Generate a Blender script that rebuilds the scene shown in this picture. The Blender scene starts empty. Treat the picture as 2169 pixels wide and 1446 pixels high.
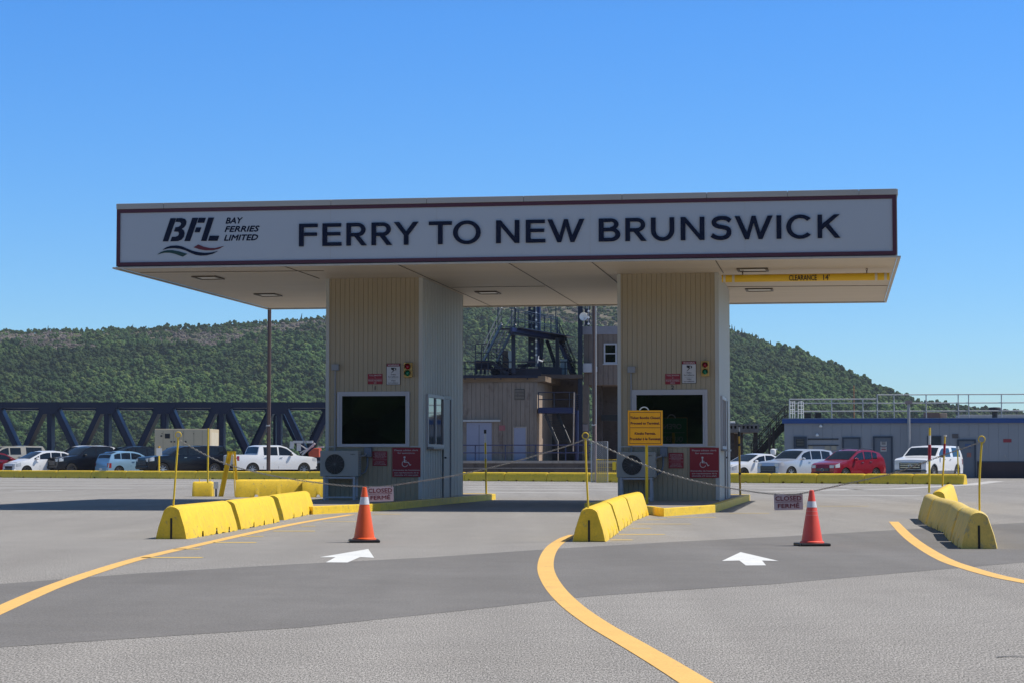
import bpy, bmesh, math, random
from mathutils import Vector, Matrix, noise
from mathutils.geometry import tessellate_polygon
random.seed(7)
R = math.radians
sc = bpy.context.scene
COL = sc.collection

# ------------------------------------------------------------------ camera
F, PITCH, CH, IW, IH = 4432.6, 0.0567, 1.0, 2169.0, 1446.0
cd = bpy.data.cameras.new('camera')
cam = bpy.data.objects.new('camera', cd)
COL.objects.link(cam)
cd.sensor_width = 36
cd.lens = F / IW * 36
cd.clip_start = 0.1
cd.clip_end = 20000
cam.location = (0, 0, CH)
cam.rotation_euler = (math.pi / 2 + PITCH, 0, 0)
sc.camera = cam

# ------------------------------------------------------------------ light
SUN = Vector((0.68, 0.08, 1.0)).normalized()
world = bpy.data.worlds.new('World')
sc.world = world
world.use_nodes = True
wn = world.node_tree
bg = wn.nodes['Background']
sky = wn.nodes.new('ShaderNodeTexSky')
sky.sky_type = 'NISHITA'
sky.sun_disc = False
sky.sun_elevation = math.asin(SUN.z)
sky.sun_rotation = math.atan2(SUN.x, SUN.y)
sky.altitude = 600
sky.air_density = 1.0
sky.dust_density = 0.15
sky.ozone_density = 2.5
hsv = wn.nodes.new('ShaderNodeHueSaturation')
hsv.inputs['Saturation'].default_value = 1.2
wn.links.new(sky.outputs[0], hsv.inputs['Color'])
# the clear northern sky of the photograph stays blue down to the skyline
tcw = wn.nodes.new('ShaderNodeTexCoord'); sep = wn.nodes.new('ShaderNodeSeparateXYZ'); wn.links.new(tcw.outputs['Generated'], sep.inputs[0])
rampw = wn.nodes.new('ShaderNodeValToRGB'); wn.links.new(sep.outputs['Z'], rampw.inputs[0])
rampw.color_ramp.elements[0].position = 0.0; rampw.color_ramp.elements[0].color = (0.52, 0.68, 0.88, 1)
rampw.color_ramp.elements[1].position = 0.5; rampw.color_ramp.elements[1].color = (1.08, 0.76, 0.64, 1)
for p_, c_ in ((0.04, (0.49, 0.70, 0.96)), (0.11, (0.44, 0.73, 1.04)), (0.21, (0.41, 0.77, 1.14)), (0.30, (0.50, 0.62, 0.78))):
    e_ = rampw.color_ramp.elements.new(p_); e_.color = (*c_, 1)
tint = wn.nodes.new('ShaderNodeMix'); tint.data_type = 'RGBA'; tint.blend_type = 'MULTIPLY'; tint.inputs[0].default_value = 1
wn.links.new(hsv.outputs[0], tint.inputs[6]); wn.links.new(rampw.outputs[0], tint.inputs[7])
wn.links.new(tint.outputs[2], bg.inputs[0])
bg.inputs[1].default_value = 0.15
sd = bpy.data.lights.new('sun', 'SUN')
sd.energy = 5.0
sd.angle = R(0.53)
sd.color = (1.0, 0.95, 0.87)
sun = bpy.data.objects.new('sun', sd)
COL.objects.link(sun)
sun.rotation_euler = SUN.to_track_quat('Z', 'Y').to_euler()
sc.view_settings.view_transform = 'Standard'
sc.view_settings.look = 'None'
sc.view_settings.gamma = 1
sc.view_settings.exposure = 0.0
sc.cycles.max_bounces = 6
sc.cycles.use_denoising = True

# ------------------------------------------------------------------ photo geometry: where a sight line meets a real surface
def ray(px, py):
    u, v = (px - IW / 2) / F, (IH / 2 - py) / F
    return Vector((u, math.cos(PITCH) - v * math.sin(PITCH), math.sin(PITCH) + v * math.cos(PITCH)))
def G(px, py, z=0.0):
    d = ray(px, py)
    t = (z - CH) / d.z
    return Vector((d.x * t, d.y * t, z))
def A(px, py, Y):
    d = ray(px, py)
    t = Y / d.y
    return Vector((d.x * t, Y, CH + d.z * t))
def W(px, Y):
    return (px - IW / 2) / F * Y
YA = 0.1536
EX = Vector((math.cos(YA), -math.sin(YA), 0))
EY = Vector((math.sin(YA), math.cos(YA), 0))
class Frame:
    """a vertical-walled frame: a along the front, b into the depth"""
    def __init__(s, o): s.o = Vector((o[0], o[1], 0))
    def w(s, a, b, z=0.0): return s.o + EX * a + EY * b + Vector((0, 0, z))
    def loc(s, p): d = Vector(p) - s.o; return (d.dot(EX), d.dot(EY), p[2])
    def front(s, px, py, b=0.0):
        d = ray(px, py); n = EY
        t = (s.o + EY * b - Vector((0, 0, CH))).dot(n) / d.dot(n)
        q = s.loc(Vector((0, 0, CH)) + d * t)
        return q[0], q[2]
    def side(s, px, py, a):
        d = ray(px, py)
        t = (s.o + EX * a - Vector((0, 0, CH))).dot(EX) / d.dot(EX)
        q = s.loc(Vector((0, 0, CH)) + d * t)
        return q[1], q[2]
    def level(s, px, py, z):
        d = ray(px, py); t = (z - CH) / d.z
        q = s.loc(Vector((0, 0, CH)) + d * t)
        return q[0], q[1]

# ------------------------------------------------------------------ materials
MATS = {}
def mat(name, col, rough=0.6, metal=0.0, var=0.12, scale=3.0, dirt=None, dirt_amt=0.0, bump=0.0, bscale=40, coat=0.0, spec=0.5, emit=None, stretch=(1, 1, 1), fine=0.0):
    if name in MATS: return MATS[name]
    m = bpy.data.materials.new(name); MATS[name] = m
    m.use_nodes = True
    nt = m.node_tree; b = nt.nodes['Principled BSDF']
    b.inputs['Roughness'].default_value = rough
    b.inputs['Metallic'].default_value = metal
    b.inputs['Coat Weight'].default_value = coat
    b.inputs['Coat Roughness'].default_value = 0.04
    b.inputs['Specular IOR Level'].default_value = spec
    tc = nt.nodes.new('ShaderNodeTexCoord')
    mp = nt.nodes.new('ShaderNodeMapping'); mp.inputs['Scale'].default_value = stretch
    nt.links.new(tc.outputs['Object'], mp.inputs[0])
    n = nt.nodes.new('ShaderNodeTexNoise'); n.inputs['Scale'].default_value = scale; n.inputs['Detail'].default_value = 8; n.inputs['Roughness'].default_value = 0.65
    nt.links.new(mp.outputs[0], n.inputs['Vector'])
    cr = nt.nodes.new('ShaderNodeMapRange')
    cr.inputs[1].default_value = 0.3; cr.inputs[2].default_value = 0.7
    cr.inputs[3].default_value = 1 - var; cr.inputs[4].default_value = 1 + var * 0.6
    nt.links.new(n.outputs[0], cr.inputs[0])
    mx = nt.nodes.new('ShaderNodeVectorMath'); mx.operation = 'SCALE'
    mx.inputs[0].default_value = col[:3]
    nt.links.new(cr.outputs[0], mx.inputs['Scale'])
    out = mx.outputs[0]
    if fine:
        n3 = nt.nodes.new('ShaderNodeTexNoise'); n3.inputs['Scale'].default_value = bscale; n3.inputs['Detail'].default_value = 3
        nt.links.new(tc.outputs['Object'], n3.inputs['Vector'])
        r3 = nt.nodes.new('ShaderNodeMapRange'); r3.inputs[1].default_value = .3; r3.inputs[2].default_value = .7
        r3.inputs[3].default_value = 1 - fine; r3.inputs[4].default_value = 1 + fine
        nt.links.new(n3.outputs[0], r3.inputs[0])
        m3 = nt.nodes.new('ShaderNodeVectorMath'); m3.operation = 'SCALE'
        nt.links.new(out, m3.inputs[0]); nt.links.new(r3.outputs[0], m3.inputs['Scale']); out = m3.outputs[0]
    if dirt:
        n2 = nt.nodes.new('ShaderNodeTexNoise'); n2.inputs['Scale'].default_value = scale * 2.3; n2.inputs['Detail'].default_value = 10; n2.inputs['Roughness'].default_value = 0.75
        nt.links.new(mp.outputs[0], n2.inputs['Vector'])
        r2 = nt.nodes.new('ShaderNodeMapRange')
        r2.inputs[1].default_value = 0.66 - dirt_amt * 0.25; r2.inputs[2].default_value = 0.74 - dirt_amt * 0.2
        nt.links.new(n2.outputs[0], r2.inputs[0])
        mm = nt.nodes.new('ShaderNodeMix'); mm.data_type = 'RGBA'
        nt.links.new(r2.outputs[0], mm.inputs[0]); nt.links.new(out, mm.inputs[6]); mm.inputs[7].default_value = (*dirt, 1)
        out = mm.outputs[2]
    nt.links.new(out, b.inputs['Base Color'])
    if bump:
        nb = nt.nodes.new('ShaderNodeTexNoise'); nb.inputs['Scale'].default_value = bscale; nb.inputs['Detail'].default_value = 5
        nt.links.new(tc.outputs['Object'], nb.inputs['Vector'])
        bp = nt.nodes.new('ShaderNodeBump'); bp.inputs['Strength'].default_value = bump; bp.inputs['Distance'].default_value = 0.01
        nt.links.new(nb.outputs[0], bp.inputs['Height']); nt.links.new(bp.outputs[0], b.inputs['Normal'])
    if emit:
        b.inputs['Emission Color'].default_value = (*emit[:3], 1); b.inputs['Emission Strength'].default_value = emit[3]
    return m

def asphalt(name, c0, c1, speck, big):
    m = bpy.data.materials.new(name); m.use_nodes = True
    nt = m.node_tree; b = nt.nodes['Principled BSDF']; b.inputs['Roughness'].default_value = 0.9; b.inputs['Specular IOR Level'].default_value = 0.25
    g = nt.nodes.new('ShaderNodeNewGeometry')
    def nz(s, det, r=0.6):
        n = nt.nodes.new('ShaderNodeTexNoise'); n.inputs['Scale'].default_value = s; n.inputs['Detail'].default_value = det; n.inputs['Roughness'].default_value = r
        nt.links.new(g.outputs['Position'], n.inputs['Vector']); return n.outputs[0]
    def mr(x, a, b_, c, d):
        q = nt.nodes.new('ShaderNodeMapRange'); nt.links.new(x, q.inputs[0])
        for i, v in enumerate((a, b_, c, d)): q.inputs[1 + i].default_value = v
        return q.outputs[0]
    def mul(x, y):
        q = nt.nodes.new('ShaderNodeMath'); q.operation = 'MULTIPLY'; nt.links.new(x, q.inputs[0]); nt.links.new(y, q.inputs[1]); return q.outputs[0]
    mix = nt.nodes.new('ShaderNodeMix'); mix.data_type = 'RGBA'
    nt.links.new(mr(nz(big, 6), .35, .65, 0, 1), mix.inputs[0]); mix.inputs[6].default_value = (*c0, 1); mix.inputs[7].default_value = (*c1, 1)
    def nzs(s, det, r, q=.22):
        m_ = nt.nodes.new('ShaderNodeMapping'); m_.inputs['Scale'].default_value = (1, q, 1); nt.links.new(g.outputs['Position'], m_.inputs[0])
        n = nt.nodes.new('ShaderNodeTexNoise'); n.inputs['Scale'].default_value = s; n.inputs['Detail'].default_value = det; n.inputs['Roughness'].default_value = r
        nt.links.new(m_.outputs[0], n.inputs['Vector']); return n.outputs[0]
    s = mul(mr(nzs(135, 2, .6), .34, .66, 1 - speck, 1 + speck * 1.25), mr(nzs(70, 3, .7), .3, .7, 1 - speck * .45, 1 + speck * .45))
    s = mul(s, mr(nz(1.7, 7, .7), .3, .7, .93, 1.07))
    # tyre wear bands that run along the lanes, and oil spots
    st = nt.nodes.new('ShaderNodeMapping'); st.inputs['Scale'].default_value = (1.1, .045, 1); st.inputs['Rotation'].default_value = (0, 0, YA)
    nt.links.new(g.outputs['Position'], st.inputs[0])
    n2 = nt.nodes.new('ShaderNodeTexNoise'); n2.inputs['Scale'].default_value = 1; n2.inputs['Detail'].default_value = 5
    nt.links.new(st.outputs[0], n2.inputs['Vector'])
    s = mul(s, mr(n2.outputs[0], .35, .65, .93, 1.06))
    s = mul(s, mr(nz(.9, 9, .8), .66, .74, 1, .70))
    s = mul(s, mr(nz(7, 6, .8), .66, .72, 1, .80))
    v = nt.nodes.new('ShaderNodeVectorMath'); v.operation = 'SCALE'
    nt.links.new(mix.outputs[2], v.inputs[0]); nt.links.new(s, v.inputs['Scale']); nt.links.new(v.outputs[0], b.inputs['Base Color'])
    bp = nt.nodes.new('ShaderNodeBump'); bp.inputs['Strength'].default_value = 0.25; bp.inputs['Distance'].default_value = 0.003
    nt.links.new(nz(140, 3), bp.inputs['Height']); nt.links.new(bp.outputs[0], b.inputs['Normal'])
    return m

def worn_paint(name, col, under, amt):
    m = mat(name, col, 0.75, var=0.08, scale=2.0, dirt=under, dirt_amt=amt, fine=0.12, bscale=90)
    return m

YEL = mat('yellow_concrete_paint', (0.86, 0.575, 0.035), 0.55, var=0.13, scale=5, dirt=(0.40, 0.31, 0.12), dirt_amt=0.42, bump=0.5, bscale=45, fine=.07)
YELR = mat('faded_yellow_paint', (0.80, 0.57, 0.13), 0.6, var=0.12, scale=4, dirt=(0.42, 0.36, 0.2), dirt_amt=0.5, bump=0.5, bscale=45, fine=.07)
YELM = mat('yellow_metal', (0.80, 0.55, 0.02), 0.4, var=0.1, scale=9, dirt=(0.28, 0.14, 0.04), dirt_amt=0.2)
YELO = mat('rusty_yellow_metal', (0.66, 0.38, 0.03), 0.5, var=0.2, scale=9, dirt=(0.25, 0.1, 0.03), dirt_amt=0.5)
CONC = mat('concrete', (0.36, 0.31, 0.27), 0.85, var=0.2, scale=2, dirt=(0.2, 0.17, 0.15), dirt_amt=0.4, bump=0.3)
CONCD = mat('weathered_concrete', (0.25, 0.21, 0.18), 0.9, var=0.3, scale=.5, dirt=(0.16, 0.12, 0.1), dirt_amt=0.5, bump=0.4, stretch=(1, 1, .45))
CONCX = mat('dark_concrete', (0.115, 0.09, 0.08), 0.9, var=0.3, scale=.8, dirt=(0.06, 0.045, 0.04), dirt_amt=0.5)  # dark brown concrete with darker blotches
BEIGE = mat('beige_siding', (0.385, 0.32, 0.22), 0.55, var=0.06, scale=1.2, dirt=(0.27, 0.23, 0.17), dirt_amt=0.15, stretch=(1, 1, .3))
BEIGEL = mat('pale_siding', (0.50, 0.51, 0.49), 0.5, var=0.06, scale=1.2, stretch=(1, 1, .3))
SOFF = mat('soffit', (0.60, 0.51, 0.40), 0.6, var=0.07, scale=.6, dirt=(0.56, 0.44, 0.32), dirt_amt=0.22, stretch=(.35, 2.5, 1))
COPE = mat('coping', (0.42, 0.40, 0.37), 0.6, var=0.12, scale=.8, stretch=(.4, 1, 1))
PANELW = mat('sign_white', (0.44, 0.475, 0.52), 0.45, var=0.03, scale=.4)
MAROON = mat('maroon', (0.085, 0.02, 0.035), 0.45, var=0.05)
NAVY = mat('navy_letters', (0.006, 0.011, 0.034), 0.55, var=0.05, spec=.2)
LGREEN = mat('logo_green', (0.012, 0.05, 0.045), 0.5, var=0.03)
LRED = mat('logo_red', (0.13, 0.015, 0.025), 0.5, var=0.03)
WHITE = mat('white_vinyl', (0.46, 0.46, 0.49), 0.45, var=0.05, scale=2)
WHITEP = mat('white_paint', (0.78, 0.78, 0.76), 0.5, var=0.05)
GREYP = mat('grey_box_paint', (0.28, 0.29, 0.31), 0.5, var=0.08, scale=3)
ACW = mat('outdoor_unit_enamel', (0.36, 0.35, 0.32), 0.45, var=0.05, scale=3, dirt=(0.25, 0.23, 0.2), dirt_amt=.1)
BLACK = mat('black_plastic', (0.012, 0.012, 0.013), 0.5, var=0.1)
DARK = mat('dark_grey', (0.04, 0.04, 0.045), 0.6, var=0.1)
GLASS = mat('dark_glass', (0.006, 0.007, 0.006), 0.02, var=0.0, spec=1.0)
GLASSB = mat('bluish_glass', (0.02, 0.035, 0.05), 0.03, var=0.0, spec=1.0)
CARGL = mat('car_glass', (0.010, 0.014, 0.018), 0.03, var=0.0, spec=0.5)
REDS = mat('sign_red', (0.27, 0.012, 0.025), 0.45, var=0.05)
TXTW = mat('sign_text_white', (0.6, 0.58, 0.58), 0.5, var=0.03)
TXTK = mat('sign_text_black', (0.015, 0.012, 0.015), 0.5, var=0.03)
TXTM = mat('sign_text_maroon', (0.12, 0.012, 0.025), 0.5, var=0.03)
SIGNY = mat('amber_sign', (0.95, 0.43, 0.008), 0.4, var=0.04)
SIGNG = mat('green_sign', (0.015, 0.30, 0.09), 0.4, var=0.04)
CHAIN = mat('galvanised_chain', (0.34, 0.33, 0.31), 0.4, metal=0.7, var=0.2, scale=20)
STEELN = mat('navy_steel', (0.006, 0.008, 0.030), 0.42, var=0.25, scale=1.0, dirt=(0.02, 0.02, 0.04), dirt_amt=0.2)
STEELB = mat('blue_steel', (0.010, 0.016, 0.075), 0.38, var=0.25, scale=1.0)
GALV = mat('galvanised_rail', (0.44, 0.45, 0.46), 0.45, metal=0.0, var=0.1)
RUSTP = mat('brown_pole_paint', (0.075, 0.045, 0.04), 0.55, var=0.2, scale=3)
ORANGE = mat('cone_orange', (0.86, 0.115, 0.022), 0.45, var=0.07, scale=9, dirt=(0.5, 0.1, 0.04), dirt_amt=0.15)
PINKO = mat('faded_cone_orange', (0.88, 0.10, 0.065), 0.5, var=0.07, scale=9, dirt=(0.85, 0.4, 0.32), dirt_amt=0.12)
REFL = mat('reflective_band', (0.70, 0.70, 0.72), 0.4, var=0.12, scale=14, dirt=(0.4, 0.38, 0.36), dirt_amt=.2)
TERM = mat('terminal_siding', (0.25, 0.27, 0.30), 0.6, var=0.07, scale=.35, dirt=(0.21, 0.23, 0.26), dirt_amt=.2, stretch=(1, 1, .3))
TERMD = mat('terminal_skirting', (0.055, 0.04, 0.045), 0.8, var=0.2, scale=.7)
TBLUE = mat('terminal_blue_trim', (0.02, 0.07, 0.24), 0.45, var=0.15, scale=.6)
TDOOR = mat('terminal_door', (0.12, 0.145, 0.18), 0.5, var=0.06, scale=1)
DOORB = mat('pale_blue_door', (0.26, 0.28, 0.38), 0.5, var=0.08, scale=1)
TAN = mat('generator_tan', (0.56, 0.47, 0.32), 0.5, var=0.04, scale=1)
LOGO = {'k': TXTK, 'w': TXTW}

# ------------------------------------------------------------------ mesh builder
class MB:
    def __init__(s): s.v = []; s.f = []; s.M = Matrix.Identity(4)
    def add(s, vs, fs):
        n = len(s.v); s.v += [tuple(s.M @ Vector(p)) for p in vs]; s.f += [tuple(n + i for i in q) for q in fs]; return s
    def box(s, x0, x1, y0, y1, z0, z1):
        return s.add([(x0, y0, z0), (x1, y0, z0), (x1, y1, z0), (x0, y1, z0), (x0, y0, z1), (x1, y0, z1), (x1, y1, z1), (x0, y1, z1)],
                     [(0, 3, 2, 1), (4, 5, 6, 7), (0, 1, 5, 4), (1, 2, 6, 5), (2, 3, 7, 6), (3, 0, 4, 7)])
    def bar(s, a, b, w, h=None, up=(0, 0, 1)):
        """rectangular bar from a to b, w across, h along up"""
        a, b = Vector(a), Vector(b); h = h or w
        d = (b - a).normalized(); u = Vector(up)
        if abs(d.dot(u)) > .99: u = Vector((0, 1, 0))
        x = d.cross(u).normalized() * w / 2; y = x.cross(d).normalized() * h / 2
        vs = [p + i * x + j * y for p in (a, b) for i, j in ((-1, -1), (1, -1), (1, 1), (-1, 1))]
        return s.add(vs, [(3, 2, 1, 0), (4, 5, 6, 7), (0, 1, 5, 4), (1, 2, 6, 5), (2, 3, 7, 6), (3, 0, 4, 7)])
    def tube(s, pts, r, n=8, r1=None, closed=False):
        pts = [Vector(p) for p in pts]; k = len(pts); vs = []; prev = None
        for i, p in enumerate(pts):
            if closed: d = pts[(i + 1) % k] - pts[i - 1]
            else: d = pts[min(i + 1, k - 1)] - pts[max(i - 1, 0)]
            d.normalize()
            ref = prev if prev is not None else (Vector((0, 0, 1)) if abs(d.z) < .9 else Vector((1, 0, 0)))
            x = (ref - d * ref.dot(d)).normalized(); y = d.cross(x); prev = x
            rr = r if r1 is None else r + (r1 - r) * i / (k - 1)
            vs += [p + (x * math.cos(t * 2 * math.pi / n) + y * math.sin(t * 2 * math.pi / n)) * rr for t in range(n)]
        fs = []
        for i in range(k if closed else k - 1):
            j = (i + 1) % k
            fs += [(i * n + t, i * n + (t + 1) % n, j * n + (t + 1) % n, j * n + t) for t in range(n)]
        if not closed: fs += [tuple(reversed(range(n))), tuple(range((k - 1) * n, k * n))]
        return s.add(vs, fs)
    def lathe(s, prof, n=24, axis='z', c=(0, 0, 0), cap=True):
        vs = []
        for r, h in prof:
            for t in range(n):
                a = 2 * math.pi * t / n; p = (r * math.cos(a), r * math.sin(a), h)
                if axis == 'y': p = (p[0], p[2], -p[1])
                if axis == 'x': p = (p[2], p[0], p[1])
                vs.append((p[0] + c[0], p[1] + c[1], p[2] + c[2]))
        fs = [(i * n + t, i * n + (t + 1) % n, (i + 1) * n + (t + 1) % n, (i + 1) * n + t) for i in range(len(prof) - 1) for t in range(n)]
        if cap: fs += [tuple(reversed(range(n))), tuple(range((len(prof) - 1) * n, len(prof) * n))]
        return s.add(vs, fs)
    def prism(s, poly, z0, z1):
        """poly in xy, from z0 to z1; concave allowed"""
        n = len(poly)
        tri = tessellate_polygon([[Vector((p[0], p[1], 0)) for p in poly]])
        ar = sum(poly[i][0] * poly[(i + 1) % n][1] - poly[(i + 1) % n][0] * poly[i][1] for i in range(n))
        if ar < 0: poly = list(reversed(poly)); tri = [tuple(n - 1 - i for i in t) for t in tri]
        vs = [(p[0], p[1], z0) for p in poly] + [(p[0], p[1], z1) for p in poly]; fs = []
        for t in tri:
            a, b, c = [Vector((poly[i][0], poly[i][1], 0)) for i in t]
            if (b - a).cross(c - a).z < 0: t = (t[0], t[2], t[1])
            fs += [(t[2], t[1], t[0]), tuple(n + i for i in t)]
        fs += [(i, (i + 1) % n, n + (i + 1) % n, n + i) for i in range(n)]
        return s.add(vs, fs)
    def plate(s, poly, y0, y1):
        """poly in xz, standing, from y0 (front) to y1"""
        M = s.M.copy(); s.M = M @ Matrix(((1, 0, 0, 0), (0, 0, -1, 0), (0, 1, 0, 0), (0, 0, 0, 1)))
        s.prism(poly, -y1, -y0); s.M = M; return s
    def grid(s, rows):
        n = len(rows[0]); vs = [p for r in rows for p in r]
        return s.add(vs, [(i * n + j, i * n + j + 1, (i + 1) * n + j + 1, (i + 1) * n + j) for i in range(len(rows) - 1) for j in range(n - 1)])
    def build(s, name, m, parent=None, smooth=None, bevel=0):
        me = bpy.data.meshes.new(name); me.from_pydata(s.v, [], s.f); me.validate(); me.update()
        o = bpy.data.objects.new(name, me); COL.objects.link(o)
        me.materials.append(m)
        if parent is not None: o.parent = parent
        if smooth:
            for p in me.polygons: p.use_smooth = True
            try: me.set_sharp_from_angle(angle=R(smooth))
            except Exception: pass
        if bevel:
            b = o.modifiers.new('b', 'BEVEL'); b.width = bevel; b.segments = 2; b.limit_method = 'ANGLE'; b.angle_limit = R(35)
        return o
def box(name, m, parent, *a, bevel=0):
    return MB().box(*a).build(name, m, parent, bevel=bevel)
def tag(o, label=None, cat=None, group=None, kind=None):
    if label: o['label'] = label
    if cat: o['category'] = cat
    if group: o['group'] = group
    if kind: o['kind'] = kind
    return o
def thing(name, label, cat, loc=(0, 0, 0), rz=0.0, group=None):
    o = bpy.data.objects.new(name, None); COL.objects.link(o); o.empty_display_size = .3
    o.location = loc; o.rotation_euler = (0, 0, rz)
    return tag(o, label, cat, group)
def structure(o): o['kind'] = 'structure'; return o
def copy_tree(o, parent=None):
    c = o.copy(); COL.objects.link(c); c.parent = parent
    for ch in [x for x in bpy.data.objects if x.parent == o]: copy_tree(ch, c)
    return c
DG = None
def text_mesh(txt, size, bold=0.0, shear=0.0, width=None, res=2):
    """vertices and faces of a line of lettering, centred at x=0 with its baseline at y=0; width squeezes it"""
    cu = bpy.data.curves.new('t', 'FONT'); cu.body = txt; cu.size = size; cu.shear = shear; cu.resolution_u = res
    cu.align_x = 'CENTER'; cu.fill_mode = 'FRONT'
    o = bpy.data.objects.new('t', cu); COL.objects.link(o)
    bpy.context.view_layer.update()
    me = bpy.data.meshes.new_from_object(o.evaluated_get(bpy.context.evaluated_depsgraph_get()))
    vs = [tuple(v.co) for v in me.vertices]; fs = [tuple(p.vertices) for p in me.polygons]
    bpy.data.objects.remove(o); bpy.data.curves.remove(cu); bpy.data.meshes.remove(me)
    if vs:
        x0 = min(v[0] for v in vs); x1 = max(v[0] for v in vs); k = width / (x1 - x0) if width else 1; c = (x0 + x1) / 2
        vs = [((v[0] - c) * k, v[1], 0) for v in vs]
        if bold:
            n0 = len(vs); b_ = bold * .8; base = list(vs); fs0 = list(fs)
            for i, (dx, dz) in enumerate(((-b_, 0), (b_, 0), (0, b_), (0, -b_))):
                vs += [(v[0] + dx, v[1] + dz, .0004 * (i + 1)) for v in base]; fs += [tuple(n0 * (i + 1) + q for q in f) for f in fs0]
    return vs, fs
def lines_on(mb, rows, y, flip=False):
    """rows: (text, x centre, z baseline, cap height, width or None, bold)"""
    for t, x, z, h, w, bo in rows:
        vs, fs = text_mesh(t, h / 0.73, bo, 0, w)
        if flip: mb.add([(x - v[0], y + v[2], z + v[1]) for v in vs], fs)
        else: mb.add([(x + v[0], y - v[2], z + v[1]) for v in vs], fs)
    return mb

# ================================================================== THE GROUND
OLD = asphalt('old_asphalt', (0.245, 0.229, 0.208), (0.275, 0.259, 0.238), 0.66, 0.10)
NEW = asphalt('newer_asphalt', (0.168, 0.158, 0.147), (0.190, 0.180, 0.169), 0.16, 0.25)
g = MB().add([(-160, -120, 0), (160, -120, 0), (160, 210, 0), (-160, 210, 0)], [(0, 1, 2, 3)]).build('ground', OLD)
structure(g)
watm = mat('sea_water', (0.02, 0.05, 0.07), 0.12, var=0.2, scale=.02, bump=.3, bscale=.4)
structure(MB().add([(-6000, -3000, -2.5), (6000, -3000, -2.5), (6000, 9000, -2.5), (-6000, 9000, -2.5)], [(0, 1, 2, 3)]).build('sea_water', watm))
structure(MB().add([(-160, 210, 0), (160, 210, 0), (160, 210, -2.5), (-160, 210, -2.5)], [(0, 3, 2, 1)]).build('quay_edge_ground', CONCX))
def sheet(name, pix, m, z, ext=None):
    pts = [G(*p) for p in pix]
    mb = MB(); poly = [(p.x, p.y) for p in pts]
    tri = tessellate_polygon([[Vector((*p, 0)) for p in poly]])
    vs = [(p[0], p[1], z) for p in poly]; fs = []
    for t in tri:
        a, b, c = [Vector(vs[i]) for i in t]
        fs.append(t if (b - a).cross(c - a).z > 0 else (t[0], t[2], t[1]))
    return structure(mb.add(vs, fs).build(name, m))
up_ = [(-420, 1262), (0, 1236), (300, 1213), (620, 1194), (900, 1180), (1180, 1161), (1420, 1147), (1660, 1135), (1905, 1121), (2169, 1106), (2500, 1090)]
lo_ = [(2600, 1160), (2169, 1190), (1900, 1213), (1640, 1236), (1420, 1250), (1250, 1262), (1000, 1290), (640, 1328), (300, 1350), (0, 1370), (-420, 1398)]
sheet('asphalt_patch_road', up_ + lo_, NEW, .0015)
LINEY = worn_paint('lane_paint_yellow', (0.82, 0.49, 0.14), (0.52, 0.34, 0.16), 0.34)
THINY = worn_paint('worn_hatch_paint', (0.78, 0.54, 0.13), (0.36, 0.30, 0.2), 0.30)
LINEW = worn_paint('lane_paint_white', (0.74, 0.74, 0.71), (0.5, 0.5, 0.47), 0.32)
WORNW = worn_paint('worn_white_paint', (0.50, 0.48, 0.45), (0.32, 0.30, 0.27), 0.45)
def catmull(P, n=8):
    P = [P[0] * 2 - P[1]] + P + [P[-1] * 2 - P[-2]]; out = []
    for i in range(1, len(P) - 2):
        for k in range(n):
            t = k / n
            out.append(.5 * ((2 * P[i]) + (P[i + 1] - P[i - 1]) * t + (2 * P[i - 1] - 5 * P[i] + 4 * P[i + 1] - P[i + 2]) * t * t + (3 * P[i] - P[i - 1] - 3 * P[i + 1] + P[i + 2]) * t ** 3))
    return out + [P[-2]]
def line(name, pix, w, m, z=.003, smooth=True):
    P = [G(*p) for p in pix]
    if smooth: P = catmull(P)
    L, Rr = [], []
    for i, p in enumerate(P):
        d = (P[min(i + 1, len(P) - 1)] - P[max(i - 1, 0)]); d.z = 0; d.normalize(); nn = Vector((-d.y, d.x, 0)) * w / 2
        q = p + nn; r = p - nn; L.append((q.x, q.y, z)); Rr.append((r.x, r.y, z))
    return structure(MB().grid([Rr, L]).build(name, m))
line('lane_line_marking', [(-120, 1345), (0, 1291), (60, 1264), (120, 1239), (200, 1211), (300, 1181), (430, 1151), (560, 1122), (650, 1104), (745, 1089)], .15, LINEY)
line('lane_line_marking', [(1217, 1132), (1196, 1140), (1174, 1155), (1160, 1176), (1156, 1205), (1172, 1240), (1208, 1279), (1264, 1320), (1336, 1362), (1404, 1402), (1475, 1446), (1560, 1500)], .155, LINEY)
line('lane_line_marking', [(1893, 1104), (1918, 1130), (1950, 1155), (2000, 1184), (2050, 1202), (2110, 1219), (2169, 1231), (2260, 1247)], .155, LINEY)
for x0, x1, y in ((300, 429, 1180), (365, 424, 1162), (452, 543, 1148), (512, 558, 1135), (579, 667, 1124), (638, 668, 1113.5), (685, 757, 1104), (788, 850, 1088),
                  (1293, 1340, 1142.6), (1310, 1408, 1131), (1335, 1379, 1118), (1351, 1463, 1109), (1371, 1412, 1099), (1412, 1516, 1094.7), (1545, 1630, 1086), (1700, 1840, 1071)):
    line('hatch_line_marking', [(x0, y), (x1, y)], .13 + .07 * random.random(), THINY, .003, False)
AR1 = [(677, 1179.5), (780, 1162), (792.6, 1180.8), (763, 1179), (736, 1190.6), (690, 1190.3), (710.5, 1179.5)]
AR2 = [(1529, 1187.7), (1568.7, 1168.9), (1649, 1187.7), (1614, 1186.8), (1622.6, 1197), (1579.7, 1197.3), (1566, 1186.8)]
sheet('arrow_marking', AR1, LINEW, .003)
sheet('arrow_marking', AR2, LINEW, .0045)
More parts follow.
